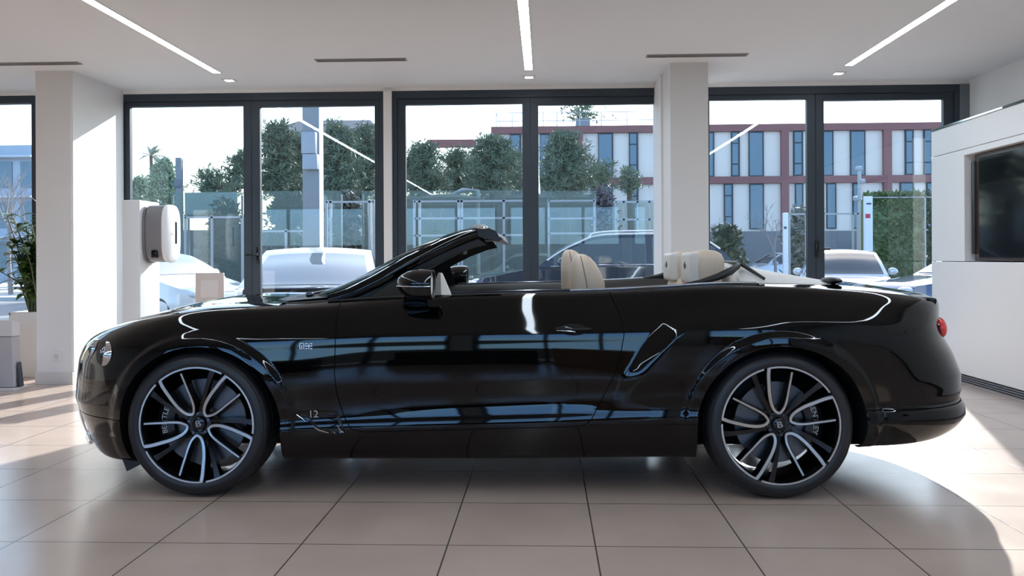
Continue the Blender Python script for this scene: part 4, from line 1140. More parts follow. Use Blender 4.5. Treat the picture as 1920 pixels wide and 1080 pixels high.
# grey display block with a sloping top, cut by the picture's edge
Yd = 7.55; dx1 = at(26,650,Y=Yd).x; dz1 = at(10,600,Y=Yd).z; dzm = at(10,632,Y=Yd).z
db_ = empty('display_block', (dx1-.35,Yd,0)); tag(db_, 'pale grey display block with a sloping top, standing in front of the white planter', 'display plinth')
q = MB(); q.prism([(-.40,.03),(.35,.03),(.33,dzm),(.33,dzm),(-.40,dzm)], 0, .12); q.build('block', mat('block_grey', (.42,.42,.45), .5), db_, bevel=.006)
q = MB(); q.prism([(0,dzm+.004),(.12,dzm+.004),(.12,dz1-.03),(.0,dz1)], -.40, .335, 'YZ'); q.build('sloping_top', mat('top_white', (.62,.62,.64), .3), db_, bevel=.006)
q = MB(); q.box((-.42,-.03,0),(.37,.18,.025)); q.build('base_plate', mat('plate_white', (.7,.7,.7), .4), db_, bevel=.003)
q = MB(); q.prism([(.345,.03),(.38,.03),(.355,.25)], .04, .10); q.build('side_wedge', mat('wedge_navy', (.03,.04,.06), .4), db_)

# ================================================================== outside the windows
GZ = -.12
def gx(px, d): return at(px, 486, Y=d).x
def gz(px, py, d): return at(px, py, Y=d).z
asphalt = noisy('asphalt', (.20,.20,.205), (.25,.25,.255), 3, .85)
q = MB(); q.box((-90,YW+.12,GZ-.2),(110,220,GZ)); struct(q.build('ground', asphalt))
kerb_m = noisy('kerb_stone', (.45,.44,.43), (.50,.49,.47), 5, .8)
q = MB(); q.box((-30,27.0,GZ),(40,27.3,GZ+.12)); q.box((-30,27.3,GZ),(40,50,GZ+.09)); struct(q.build('kerb', kerb_m))

# ---- parked cars
car_rubber = mat('parked_tyre', (.012,.012,.013), .6); car_alloy = mat('parked_alloy', (.45,.46,.48), .3, .9)
pk_glass = mat('parked_glass', (.03,.04,.045), .05, 0, .5, 0, 1.8)
pk_glass_bright = mat('windscreen_glass', (.20,.23,.25), .04, 0, .5, 0, 2.6)
pk_black = mat('parked_black', (.012,.012,.014), .4)
lamp_m = mat('parked_lamp', (.7,.72,.75), .1, .3)
def parked(label, col, pos, rz, Ln=4.4, Wd=1.80, Ht=1.45, belt=.95, hood=.78, scr=(.95,1.55), rear=(3.2,3.95), boot=None, group=None, rails=False, rough=.06, glass_m=None, metal=0.0, cat='car'):
    """x runs from the nose (0) to the tail (Ln); scr and rear give base and roof ends of the screens"""
    root = empty('parked_car', (pos[0], pos[1], GZ), rz); tag(root, label, cat, group)
    pm = mat('parked_paint', col, rough, metal, .5, .6); gm_ = glass_m or pk_glass
    boot = boot or belt
    xs = np.linspace(0, Ln, 49)
    deck = lambda x: float(np.interp(x, [0,.05,.25,scr[0],rear[1],Ln-.15,Ln-.03,Ln], [.50,.62,hood-.05,belt-.02,boot,boot-.03,boot-.12,.55]))
    def pw_(x): return Wd/2*(1-max(0,(.55-x)/.55)**2.4*.42)*(1-max(0,(x-Ln+.5)/.5)**2.4*.30)
    P = []
    for x in xs:
        w_ = pw_(x); d_ = deck(x); lo = .17 + .10*max(0,(.3-x)/.3) + .12*max(0,(x-Ln+.3)/.3)
        half = [(w_*.90,lo),(w_*.985,lo+.12),(w_,min(.52,d_-.02)),(w_*.985,min(.70,d_-.012)),(w_*.94,d_-.005),(w_*.86,d_+.005),(w_*.45,d_+.022),(0,d_+.027)]
        P.append([(x,-a,b) for a, b in half] + [(x,a,b) for a, b in half[-2::-1]])
    q = MB(); q.grid(P); q.add(P[0], [tuple(range(len(P[0])))]); q.add(P[-1], [tuple(range(len(P[0])))[::-1]])
    body = q.build('body', pm, root, smooth=40)
    # cabin
    pr = [(scr[0],belt-.02),(scr[0]+(scr[1]-scr[0])*.5,belt+(Ht-.05-belt)*.56),(scr[1],Ht-.055),(scr[1]+.3,Ht-.012),((scr[1]+rear[0])/2,Ht),(rear[0]-.2,Ht-.015),(rear[0],Ht-.06),(rear[0]+(rear[1]-rear[0])*.55,boot+(Ht-.06-boot)*.50),(rear[1],boot-.01)]
    tt = np.arange(len(pr)); ti = np.linspace(0, len(pr)-1, 65)
    X_ = pchip(tt, [a for a, _ in pr], ti); Z_ = np.interp(ti, tt, [b for _, b in pr])
    Zs = np.convolve(np.concatenate([[Z_[0]]*2, Z_, [Z_[-1]]*2]), np.ones(5)/5, 'valid'); Zs[0] = Z_[0]; Zs[-1] = Z_[-1]; Z_ = Zs
    def hw(x, z): return pw_(x)*.93 - (z-belt)*.30
    def roofpt(i, t, lift=0): 
        w_ = hw(X_[i], Z_[i]); return Vector((X_[i], w_*t, Z_[i] + .045*(1-t*t)*min(1, (Z_[i]-belt+.05)/.3) + lift))
    q = MB(); q.grid([[roofpt(i, t) for t in np.linspace(-1, 1, 13)] for i in range(65)])
    def sidept(i, k, sg, out=0):
        x, zt_ = X_[i], Z_[i]; zb_ = float(np.interp(x, [scr[0], rear[1]], [belt-.02, boot-.01])); z = zb_ + (zt_-zb_)*k
        return Vector((x, sg*(hw(x, z)+out), z))
    for sg in (-1, 1): q.grid([[sidept(i, k, sg) for k in np.linspace(0, 1, 6)] for i in range(65)])
    cab = q.build('cabin', pm, root, smooth=40)
    def rng_(a, b): return [i for i in range(65) if a <= X_[i] <= b]
    f_ = rng_(scr[0]+.05, scr[1]-.0); q = MB(); q.grid([[roofpt(i, t, .006)+Vector((-.006,0,0)) for t in np.linspace(-.90, .90, 11)] for i in f_]); q.build('windscreen', gm_, cab, smooth=60)
    f_ = rng_(rear[0]+.03, rear[1]-.06); q = MB(); q.grid([[roofpt(i, t, .006)+Vector((.006,0,0)) for t in np.linspace(-.86, .86, 11)] for i in f_]); q.build('rear_screen', gm_, cab, smooth=60)
    xm_ = scr[1] + (rear[0]-scr[1])*.52
    for sg in (-1, 1):
        for a, b in ((scr[0]+.28, xm_-.04), (xm_+.04, rear[0]+.22)):
            f_ = rng_(a, b); q = MB(); q.grid([[sidept(i, k, sg, .006) for k in np.linspace(.10, .86, 5)] for i in f_]); q.build('side_window', gm_, cab, smooth=60)
        q = MB(); q.tube([sidept(i, .06, sg, .010) for i in rng_(scr[0]+.2, rear[1]-.2)], .009, 6); q.build('waist_trim', chrome, cab, smooth=60)
        if rails:
            q = MB(); q.tube([sidept(i, .97, sg, .012) for i in range(3, 56)], .020, 8); q.build('roof_trim', chrome, cab, smooth=60)
            q = MB(); q.tube([sidept(i, .99, sg, -.02)+Vector((0,0,.045 if 0 < j < len(rng_(scr[1], rear[0]))-1 else 0)) for j, i in enumerate(rng_(scr[1], rear[0]))], .016, 8); q.build('roof_rail', chrome, cab, smooth=60)
        q = MB(); q.ellipsoid((scr[0]+.42, sg*(Wd/2+.07), belt+.07), (.07,.10,.075), u=14, v=10); q.build('side_mirror', pm, body, smooth=60)
        q = MB(); q.ellipsoid((.14, sg*Wd*.36, hood-.13), (.12,.15,.06), u=14, v=10); q.build('headlamp', lamp_m, body, smooth=60)
        q = MB(); q.ellipsoid((Ln-.10, sg*Wd*.38, boot-.16), (.11,.14,.07), u=14, v=10); q.build('tail_lamp', red_lens, body, smooth=60)
        for xw in (.82, Ln-.85):
            wh = MB(); wh.lathe([(.20,-.09),(.30,-.10),(.325,-.07),(.325,.07),(.30,.10),(.20,.09),(.20,-.09)], 28, center=(xw, sg*(Wd/2-.10), .325)); wo = wh.build('wheel', car_rubber, root, smooth=40)
            al = MB(); al.lathe([(0,sg*.085),(.04,sg*.09),(.20,sg*.075),(.205,sg*.05),(0,sg*.05)], 20, center=(xw, sg*(Wd/2-.10), .325)); al.build('wheel_trim', car_alloy, wo, smooth=40)
    q = MB(); q.box((.5,-Wd*.36,.16),(Ln-.5,Wd*.36,.40)); q.build('underside', pk_black, root)
    return root
d = 15.0
parked('dark blue estate car with bright roof rails parked side-on beyond the middle window', (.022,.034,.055), (gx(866,d), d+.95), 0, 4.95, 1.9, 1.74, 1.16, .98, (1.33,2.25), (4.25,4.85), rails=True, rough=.08, glass_m=mat('estate_glass', (.10,.125,.13), .05, 0, .5, 0, 1.5))
wt = Vector((gx(570,10.35), 10.35)); wd_ = Vector((math.sin(math.radians(-10)), math.cos(math.radians(-10))))
wc = parked('white coupe parked with its tail to the showroom in the first window bay', (.82,.83,.85), tuple(wt + wd_*4.6), -PI/2+math.radians(10), 4.6, 1.92, 1.43, .96, .86, (1.3,2.2), (2.75,4.0), boot=.935, glass_m=pk_glass_bright)
q = MB(); q.rbox((4.06,-.74,.60),(4.625,.74,.95), .05); q.build('boot_panel', gloss_black, wc, smooth=40)
parked('white car partly behind the wallbox and the pink notice', (.80,.81,.82), (gx(405,14.5), 15.2), PI*.86, 4.3, 1.8, 1.44, .98, .82, (1.0,1.8), (3.2,4.0), glass_m=pk_glass_bright)
parked('small silver hatchback far across the street behind the white post', (.50,.52,.56), (gx(1392,42), 42), PI*.08, 4.0, 1.7, 1.50, .95, .85, (.9,1.6), (3.2,3.9), metal=.3)
parked('pale silver car in the last bay, left of the red-marked white post', (.75,.78,.80), (gx(1590,16.6), 16.4), PI*.42, 4.0, 1.70, 1.42, .93, .80, (1.15,1.95), (3.2,4.0), rough=.1, metal=.3)
parked('blue car by the tall green hedge in the last window bay', (.03,.07,.17), (gx(1652,15), 15.2), PI*.05, 4.3, 1.8, 1.42, .98, .86, (1.2,2.0), (3.2,4.0))
parked('navy car behind the blue estate, seen below the windscreen header', (.02,.03,.075), (gx(945,20), 20), PI*.0, 4.4, 1.8, 1.46, .98, .84, (1.1,1.9), (3.3,4.1))
parked('grey car far behind the navy car, beyond the far door mirror', (.35,.38,.42), (gx(880,27), 26.2), PI*.02, 3.4, 1.7, 1.46, .95, .84, (.8,1.4), (2.6,3.2), metal=.4)

fence_grey_ = mat('post_grey', (.30,.31,.31), .5)
# ---- steel pole with boxes
d = 18.0; x0, x1 = gx(568, d), gx(598.5, d)
e = empty('steel_pole', ((x0+x1)/2, d, GZ)); tag(e, 'tall grey square steel pole with two boxes, behind the white car', 'pole')
hw_p = (x1-x0)/2; zt_p = gz(580, 20, d)-GZ
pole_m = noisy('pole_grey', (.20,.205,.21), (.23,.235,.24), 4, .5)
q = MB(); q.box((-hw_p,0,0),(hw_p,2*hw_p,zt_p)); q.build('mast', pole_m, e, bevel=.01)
q = MB(); q.box((hw_p,.02,0),(hw_p+.012,2*hw_p-.02,zt_p)); q.build('sunlit_edge', mat('sunlit_white', (.8,.8,.8), .5), e)  # white strip standing for sunlight on the mast's right face
for a, b, c_, d2, nm in ((571,597,250,290,'upper_box'),(573,600,291,319,'lower_box')):
    q = MB(); q.rbox((gx(a,d)-e.location.x,-.22,gz(580,d2,d)-GZ),(gx(b,d)-e.location.x,.0,gz(580,c_,d)-GZ), .01); q.build(nm, mat('box_grey', (.30,.32,.35), .5), e, smooth=30)

d = 26.5; x = gx(337, d); e = empty('street_pole', (x,d,GZ)); tag(e, 'plain grey post standing between the cypress and the first glass screen', 'pole')
q = MB(); q.box((-.09,-.09,0),(.09,.09,gz(337,296,d)-GZ)); q.build('mast', pole_m, e, bevel=.01)
q = MB(); q.rbox((-.12,-.14,gz(337,352,d)-GZ),(.12,-.08,gz(337,338,d)-GZ), .02); q.build('bracket', mat('bracket_grey', (.15,.16,.17), .5), e, smooth=30)
d = 27.4; x0, x1 = gx(347,d), gx(445,d); e = empty('notice_board', ((x0+x1)/2,d,GZ)); tag(e, 'wide grey-green board on posts, above the fence by the wallbox', 'board'); hw_b = (x1-x0)/2
q = MB(); q.box((-hw_b,0,gz(395,403,d)-GZ),(hw_b,.05,gz(395,361,d)-GZ)); q.build('board_panel', mat('board_green', (.30,.36,.34), .4), e)
q = MB(); q.box((-hw_b-.03,-.02,gz(395,406,d)-GZ),(hw_b+.03,.07,gz(395,402,d)-GZ)); q.build('board_ledge', mat('ledge_dark', (.04,.045,.05), .6), e)
for sg in (-1, 1):
    q = MB(); q.box((sg*hw_b*.9-.03,.05,0),(sg*hw_b*.9+.03,.11,gz(395,362,d)-GZ)); q.build('board_post', fence_grey_, e)
# ---- glass screens and white-framed fences
haze = bpy.data.materials.new('milky_green_glass'); haze.use_nodes = True
nt = haze.node_tree; N = nt.nodes; L = nt.links; pb_ = N['Principled BSDF']; pb_.inputs['Base Color'].default_value = (.25,.28,.24,1); pb_.inputs['Roughness'].default_value = .35
tr = N.new('ShaderNodeBsdfTransparent'); tr.inputs['Color'].default_value = (.86,.90,.86,1); mxs = N.new('ShaderNodeMixShader'); mxs.inputs[0].default_value = .26  # see-through sheet with a milky green tone mixed in
L.new(tr.outputs[0], mxs.inputs[1]); L.new(pb_.outputs[0], mxs.inputs[2]); L.new(mxs.outputs[0], N['Material Output'].inputs['Surface'])
fence_white = mat('fence_white', (.40,.385,.37), .5); fence_grey = mat('fence_grey', (.42,.42,.41), .5)
def screen(px0, px1, py, d, label, bars=1):
    x0, x1 = gx(px0, d), gx(px1, d); zt_ = gz((px0+px1)/2, py, d)-GZ; xm = (x0+x1)/2
    e = empty('glass_screen', (xm, d, GZ)); tag(e, label, 'glass screen', 'pale green glass screens outside')
    q = MB(); q.box((x0-xm,0,.15),(x1-xm,.012,zt_)); q.build('glass_sheet', haze, e)
    for x in (x0-xm+.02, x1-xm-.02):
        q = MB(); q.box((x-.025,.02,0),(x+.025,.07,zt_*.97)); q.build('post', fence_grey, e)
    return e
screen(322, 455, 360, 24, 'pale green glass screen beside the wallbox, left of the dark window upright')
screen(488, 641, 358, 24, 'pale green glass screen behind the steel pole and the white car')
screen(679, 745, 358, 24, 'narrow pale green glass screen next to the white gate frame')
screen(752, 1000, 357, 24, 'wide pale green glass screen beyond the windscreen of the black car')
screen(1003, 1118, 358, 24, 'pale green glass screen under the small pine in the middle window')
screen(1150, 1236, 376, 24, 'pale glass screen next to the column, above the blue estate car')
def frame(label, posts, rails, d, py_top, wid=.06, m=None, nm='white_fence'):
    xs = [gx(p, d) for p in posts]; xm = (xs[0]+xs[-1])/2; e = empty(nm, (xm, d, GZ)); tag(e, label, 'fence')
    zt_ = gz(posts[0], py_top, d)-GZ
    for x in xs:
        q = MB(); q.box((x-xm-wid/2,0,0),(x-xm+wid/2,.06,zt_)); q.build('fence_post', m or fence_white, e)
    for py in rails:
        z = gz(posts[0], py, d)-GZ; q = MB(); q.box((xs[0]-xm,.0,z-.05),(xs[-1]-xm,.05,z)); q.build('fence_rail', m or fence_white, e)
    return e
frame('white fence frame beside the wallbox, in front of the dark hedge', (347,397,454), (406,), 22.5, 404)
frame('low white railing beneath the round topiary', (478,536,570), (432,), 22.5, 430)
frame('tall white gate frame to the side of the white car', (612,620,693,701), (377,), 22.5, 376)
frame('long white fence beyond the windscreen of the black car', (777,787,860,866,945,985), (376,408,440), 22.5, 375)
frame('white fence panel above the blue estate car', (1029,1115), (375,408,436), 22.5, 374)
frame('grey fence next to the column behind the estate car', (1155,1170,1196,1218,1236), (377,410), 23.2, 376, .05, fence_grey, 'grey_fence')
frame('grey fence between the two white posts in the last bay', (1481,1512,1545,1600,1609,1617), (400,), 27, 399, .05, fence_grey, 'grey_fence')
def wpost(px0, px1, py0, d, label, marks):
    x0, x1 = gx(px0,d), gx(px1,d); xm = (x0+x1)/2; e = empty('marked_post', (xm,d,GZ)); tag(e, label, 'post')
    q = MB(); q.box((x0-xm,0,0),(x1-xm,.12,gz(px0,py0,d)-GZ)); q.build('post', mat('post_white', (.80,.80,.82), .5), e, bevel=.01)
    for c, a, b, py, r in marks:
        z = gz(px0,py,d)-GZ; q = MB(); q.rbox((gx(a,d)-xm,-.012,z-r),(gx(b,d)-xm,.0,z+r), .01); q.build('sign_mark', c, e, smooth=30)
red_m = mat('mark_red', (.55,.05,.06), .5); blk_m = mat('mark_dark', (.06,.06,.07), .5)
wpost(1622, 1637, 368, 22.6, 'white post with red markings at the corner of the tall green hedge', ((red_m,1623,1632,405,.055),(blk_m,1625,1634,382,.02),(red_m,1624,1629,507,.09)))
wpost(1469.5, 1478.5, 399, 24, 'slim white post with a small dark mark, beside the dark upright of the last window', ((blk_m,1470,1475,427,.035),))

# ---- greenery
def leafmat(nm, a, b, rough=.6):
    m = noisy(nm, a, b, 1.3, rough); return m
pine_m = leafmat('pine_needles', (.12,.155,.10), (.19,.235,.15)); cyp_m = leafmat('hazy_cypress_green', (.26,.34,.22), (.32,.40,.28))  # cypress green lightened to carry the haze
hedge_m = leafmat('hedge_green', (.10,.15,.05), (.16,.20,.075)); bush_m = leafmat('bush_dark', (.05,.075,.035), (.10,.12,.06))
dry_m = leafmat('dry_shrub', (.20,.17,.08), (.30,.25,.12)); bark_m = noisy('bark', (.09,.07,.055), (.14,.115,.09), 8, .9, bump=.4)
twig_m = mat('twig_grey', (.28,.25,.24), .9)
def tufts(m, pts, size, r, n=6, up=.35, wid=.16):
    for p in pts:
        p = Vector(p)
        for k in range(n):
            d = Vector((r.gauss(0,1), r.gauss(0,1), r.gauss(up,.8))).normalized(); l = size*r.uniform(.6,1.3)
            s_ = d.orthogonal().normalized(); s_ = Matrix.Rotation(r.uniform(0, 6.28), 3, d) @ s_; a = p; b = p + d*l; w_ = l*wid
            m.add([a, p+d*l*.45+s_*w_, b, p+d*l*.45-s_*w_], [(0,1,2,3)])
def pine(px, py_top, py_bot, wpx, d, label, seed, shape='cone', n=420, size=.45, m=None, trunk=True, group=None, nm='pine_tree', up=.35, lean=0.0):
    r = random.Random(seed); x = gx(px, d); zt_, zb_ = gz(px, py_top, d)-GZ, gz(px, py_bot, d)-GZ; W_ = wpx/1600*d/2
    e = empty(nm, (x, d, GZ)); tag(e, label, 'tree', group)
    q = MB(); nc = max(14, n//7)
    if not trunk: zb_ = 0.0
    for k in range(nc):
        t = ((k+r.random())/nc)**(.9 if shape == 'cone' else 1.0)
        z = zb_ + (zt_-zb_)*t
        if shape == 'cone': rad = W_*(1-t)**1.05*r.uniform(.6,1.2) + .03
        elif shape == 'round': rad = W_*math.sqrt(max(0, 1-(2*t-1)**2))*r.uniform(.8,1.05)
        elif shape == 'dome': rad = W_*math.sqrt(max(0.02, 1-t**1.6))*r.uniform(.6,1.12)
        else: rad = W_*(math.sin(PI*min(1, .18+t*.82))**.55)
        a = r.uniform(0, 6.28); rr = rad*(math.sqrt(r.uniform(.25,1)) if shape != 'cone' else math.sqrt(r.uniform(.1,1)))
        c0 = Vector((rr*math.cos(a)+lean*t*W_, rr*math.sin(a)*.8, z)); o_ = Vector((math.cos(a), math.sin(a)*.8, .45))
        if shape in ('cone', 'dome'):
            for j in range(9): tufts(q, [c0 - o_*size*r.uniform(-.5,1.3) + Vector((r.gauss(0,.22), r.gauss(0,.22), r.gauss(0,.12)))*size*1.2], size*.5, r, 8, up+.3, .075)
        else:
            for j in range(8): tufts(q, [c0 + Vector((r.gauss(0,.5), r.gauss(0,.5), r.gauss(0,.5)))*size], size*.8, r, 6, up, .18)
    fo = q.build('foliage', m or pine_m, e, recalc=False); fo['kind'] = 'stuff'
    if trunk:
        q = MB(); q.tube([(0,0,0),(.04,0,zb_*.6),(0,0,zb_),(lean*W_*.5,0,zb_+(zt_-zb_)*.8)], [.13,.11,.09,.03], 8)
        for k in range(9):
            a = k*2.4; z = zb_+(zt_-zb_)*(.05+.08*k); l = W_*(1-.09*k)*.7; q.tube([(0,0,z),(l*math.cos(a),l*math.sin(a)*.8,z+l*.25)], [.05,.015], 5)
        q.build('trunk', bark_m, e, smooth=60)
    return e
G1 = 'pines beyond the first window'; G2 = 'pines beyond the middle window'
pine(520, 236, 360, 120, 31, 'broad green pine left of the steel pole', 1, n=1100, size=.5)
pine(562, 258, 360, 120, 35.5, 'green pine directly behind the steel pole', 2, n=800, size=.5)
pine(634, 240, 360, 100, 29.0, 'dense green pine with a pointed top right of the steel pole', 3, n=950, size=.5)
pine(684, 242, 364, 80, 31.8, 'green pine with a bare white trunk in front of the tiled house', 4, n=750, size=.5)
pine(430, 288, 362, 130, 34, 'dark sparse pine at the edge of the first pane, beside the window upright', 5, n=480, size=.5, lean=.55)
pine(395, 322, 360, 70, 29.5, 'low dark pine bough above the glass screen', 6, 'dome', n=150, size=.5)
pine(797, 272, 358, 110, 31, 'bushy green pine at the edge of the middle window', 7, 'dome', n=850, size=.45)
pine(858, 286, 358, 110, 34, 'green pine between the two bushier pines of the middle window', 8, 'dome', n=850, size=.45)
pine(922, 260, 358, 125, 31.2, 'tall green pine in front of the red and white building corner', 9, 'dome', n=1100, size=.45)
pine(772, 300, 358, 70, 44.5, 'low green pine mostly behind the upright at the start of the middle window', 15, 'dome', n=380, size=.45)
pine(893, 296, 358, 96, 45.5, 'low green pine filling the gap under the red pergola', 16, 'dome', n=520, size=.45)
pine(966, 282, 358, 70, 46.5, 'green pine next to the central upright of the middle window', 17, 'dome', n=420, size=.45)
pine(1062, 254, 358, 125, 30, 'dark green pine in front of the red-banded facade, middle window', 10, 'dome', n=1050, size=.45)
pine(1115, 306, 352, 70, 33.2, 'side bough of pine reaching across the facade windows', 11, 'dome', n=200, size=.42, lean=.5)
pine(1181, 318, 358, 44, 29, 'small thin pine by the column, in front of the facade', 12, 'cone', n=130, size=.38)
pine(306, 304, 430, 58, 44, 'tall pale green cypress beyond the wallbox', 13, 'spindle', n=1900, size=.24, m=cyp_m, nm='cypress_tree', up=1.2)
pine(262, 338, 430, 50, 46, 'pale cypress partly behind the window frame edge', 14, 'spindle', n=1000, size=.24, m=cyp_m, nm='cypress_tree', up=1.2)
def bush(px, py_top, py_bot, wpx, d, label, seed, m, n=260, size=.3, nm='shrub', cat='shrub', shape='round'):
    e = pine(px, py_top, py_bot, wpx, d, label, seed, shape, n, size, m, False, None, nm); e['category'] = cat; return e
tp_ = pine(543, 376, 414, 40, 25.6, 'round dark topiary ball above the white railing', 21, 'round', 380, .28, bush_m, True, None, 'topiary'); tp_['category'] = 'topiary'
bush(530, 404, 436, 80, 29, 'low reddish brown shrub under the round topiary', 22, leafmat('rust_shrub', (.14,.09,.05), (.12,.13,.06)), 300, .3)
bush(425, 398, 520, 62, 25.6, 'dark hedge behind the white fence frame beside the wallbox', 23, bush_m, 600, .32)
bush(655, 378, 500, 52, 26, 'brownish shrub inside the white gate frame', 24, leafmat('brown_shrub', (.15,.12,.09), (.18,.16,.11)), 500, .32)
bush(812, 412, 470, 46, 25.5, 'yellowish shrub behind the glass, above the windscreen pillar', 25, dry_m, 300, .28)
bush(1362, 432, 492, 46, 30, 'dark green shrub just past the column, under the facade', 26, bush_m, 350, .3)
bush(1500, 405, 520, 50, 29, 'tangled grey-green shrub between the white post and window upright', 27, leafmat('grey_shrub', (.16,.17,.14), (.22,.22,.18)), 380, .32)
bush(1128, 362, 450, 44, 28, 'dark reddish shrub beside the pale glass screen', 28, leafmat('plum_shrub', (.12,.09,.10), (.16,.13,.13)), 300, .3)
# tall clipped hedge in its white frame
d = 24.0; x0, x1 = gx(1634,d), gx(1737,d); xm = (x0+x1)/2; zt_ = gz(1690,369,d)-GZ
e = empty('clipped_hedge', (xm,d,GZ)); tag(e, 'tall clipped green hedge in a thin white frame, last window bay', 'hedge')
q = MB(); q.box((x0-xm+.05,.05,0),(x1-xm-.05,.9,zt_-.03)); hc_ = q.build('hedge_core', hedge_m, e)
r = random.Random(5); q = MB()
tufts(q, [(r.uniform(x0-xm+.04, x1-xm-.04), r.uniform(-.0,.06), r.uniform(.1,zt_-.03)) for k in range(1500)], .09, r, 4, .1, .3)
tufts(q, [(r.uniform(x0-xm+.04, x1-xm-.04), r.uniform(0,.8), zt_+r.uniform(-.05,.1)) for k in range(300)], .14, r, 5, .9, .2)
ho = q.build('hedge_leaves', hedge_m, e, recalc=False); ho['kind'] = 'stuff'
q = MB(); q.box((x0-xm,-.04,zt_-.03),(x1-xm+.4,.0,zt_)); q.box((x1-xm-.06,-.04,0),(x1-xm-.02,.0,zt_)); q.build('hedge_frame', fence_white, e)
bush(1752, 372, 520, 34, 26, 'dark shrub between the clipped hedge and the media wall', 31, bush_m, 260, .28)
# palm
d = 50; x = gx(284, d); zc_ = gz(284, 292, d)-GZ; e = empty('palm_tree', (x,d,GZ)); tag(e, 'thin pale palm rising over the cypress in the first window', 'tree')
q = MB(); q.tube([(0,0,0),(.1,0,zc_*.5),(0,0,zc_)], [.16,.13,.10], 8); q.build('trunk', bark_m, e, smooth=60)
q = MB(); r = random.Random(8); palm_m = leafmat('palm_green', (.28,.33,.26), (.34,.38,.30))
for k in range(18):
    a = r.uniform(0, 6.28); el = r.uniform(-.2,1.25); leaf(q, (0,0,zc_), (math.cos(a)*math.cos(el), math.sin(a)*math.cos(el), math.sin(el)), r.uniform(1.0,1.5), .12, .35)
fo = q.build('fronds', palm_m, e, recalc=False); fo['kind'] = 'stuff'
# bare trees
def bare(px, py_top, d, label, seed, spread=.5):
    r = random.Random(seed); x = gx(px, d); h = gz(px, py_top, d)-GZ; e = empty('bare_tree', (x,d,GZ)); tag(e, label, 'tree')
    q = MB()
    def br_(p, dr, l, rad, dep):
        e_ = p + dr*l; q.tube([p, p.lerp(e_, .5)+Vector((r.uniform(-.05,.05)*l,0,0)), e_], [rad, rad*.8, rad*.55], 5)
        if dep:
            for k in range(3): br_(p + dr*l*r.uniform(.55,1), (dr + Vector((r.gauss(0,spread), r.gauss(0,spread), r.uniform(0,.4)))).normalized(), l*r.uniform(.5,.75), rad*.5, dep-1)
    br_(Vector((0,0,0)), Vector((0,0,1)), h*.42, .09, 4)
    q.build('branches', twig_m, e, smooth=60)
bare(20, 235, 30, 'bare leafless tree beyond the window next to the potted plant', 3)
bare(54, 262, 33, 'second bare tree, half behind the first column', 4)
bare(1352, 395, 36, 'bare young tree against the facade, next to the column', 5)
bare(1452, 372, 38, 'bare slender tree against the facade, left of the white post', 6)

# street camera pole
d = 27.5; x = gx(1612,d); e = empty('camera_pole', (x,d,GZ)); tag(e, 'thin grey pole with small cameras rising behind the red-marked post', 'pole')
q = MB(); q.tube([(0,0,0),(0,0,gz(1612,318,d)-GZ)], .055, 10); q.build('mast', fence_grey, e, smooth=60)
for k, (px, py) in enumerate(((1611,316),(1616,340),(1606,372))):
    q = MB(); q.rbox((gx(px,d)-x-.08,-.14,gz(px,py,d)-GZ-.06),(gx(px,d)-x+.08,.1,gz(px,py,d)-GZ+.06), .02); q.build('camera_head', mat('cam_grey', (.35,.38,.42), .4), e, smooth=40)

# ---- the long red-banded building
d = 52.0
brick_red = noisy('red_render', (.25,.10,.09), (.30,.125,.11), 2, .8); fac_white = noisy('facade_white', (.86,.70,.585), (.89,.73,.61), 1.5, .7)
win_blue = mat('facade_glass', (.15,.20,.22), .15, 0, .5, 0, 1.4); win_dark = mat('facade_frame', (.035,.04,.045), .5)
zt_ = gz(1000,237,d)-GZ; zm1, zm2 = gz(1000,334,d)-GZ, gz(1000,347,d)-GZ; zband = gz(1000,250,d)-GZ
x0 = gx(922,d); x1 = gx(2050,d); bx = (x0+x1)/2
e = empty('office_building', (bx,d,GZ)); tag(e, 'long two-storey white office building with red-brown bands and tall windows', 'building')
q = MB(); q.box((x0-bx,.25,0),(x1-bx,9,zt_-.05)); q.build('wall', fac_white, e)
q = MB(); q.box((x0-bx,-.05,zband),(x1-bx,9.1,zt_)); q.build('roof_band', brick_red, e)
q = MB(); q.box((x0-bx,-.05,zm2),(x1-bx,.3,zm1)); q.build('floor_band', brick_red, e)
for a, b in ((922,935),(1081,1094),(1254,1268),(1466,1480),(1658,1673),(1850,1866)):
    q = MB(); q.box((gx(a,d)-bx,-.04,0),(gx(b,d)-bx,.3,zband+.1)); q.build('pier', brick_red, e)
upper = [(957,978,0),(1014,1032,0),(1050,1067,1),(1123,1151,0),(1181,1198,1),(1285,1310,0),(1325,1341,0),(1373,1389,1),(1406,1434,0),(1490,1508,1),(1540,1565,0),(1597,1625,0),(1700,1716,1),(1735,1751,1),(1770,1795,0),(1815,1835,1)]
lower = [(957,978,0),(1014,1032,0),(1064,1080,1),(1128,1150,0),(1181,1198,1),(1290,1312,0),(1359,1376,1),(1407,1434,0),(1493,1508,0),(1552,1570,0),(1601,1616,0),(1690,1716,1),(1740,1756,0),(1800,1822,0)]
for lst, za, zb2 in ((upper, zm1, zband), (lower, gz(1000,432,d)-GZ, zm2)):
    for a, b, tr_ in lst:
        wa, wb2 = gx(a,d)-bx, gx(b,d)-bx
        q = MB(); q.box((wa,.10,za),(wb2,.27,zb2)); fr = q.build('facade_window', win_dark, e)
        q = MB()
        if tr_:
            for f0, f1 in ((.03,.26),(.29,.72),(.75,.97)): q.box((wa+.05,.06,za+(zb2-za)*f0),(wb2-.12,.12,za+(zb2-za)*f1))
        else: q.box((wa+.04,.06,za+.06),(wb2-.10,.12,zb2-.1))
        q.build('glazing', win_blue, fr)
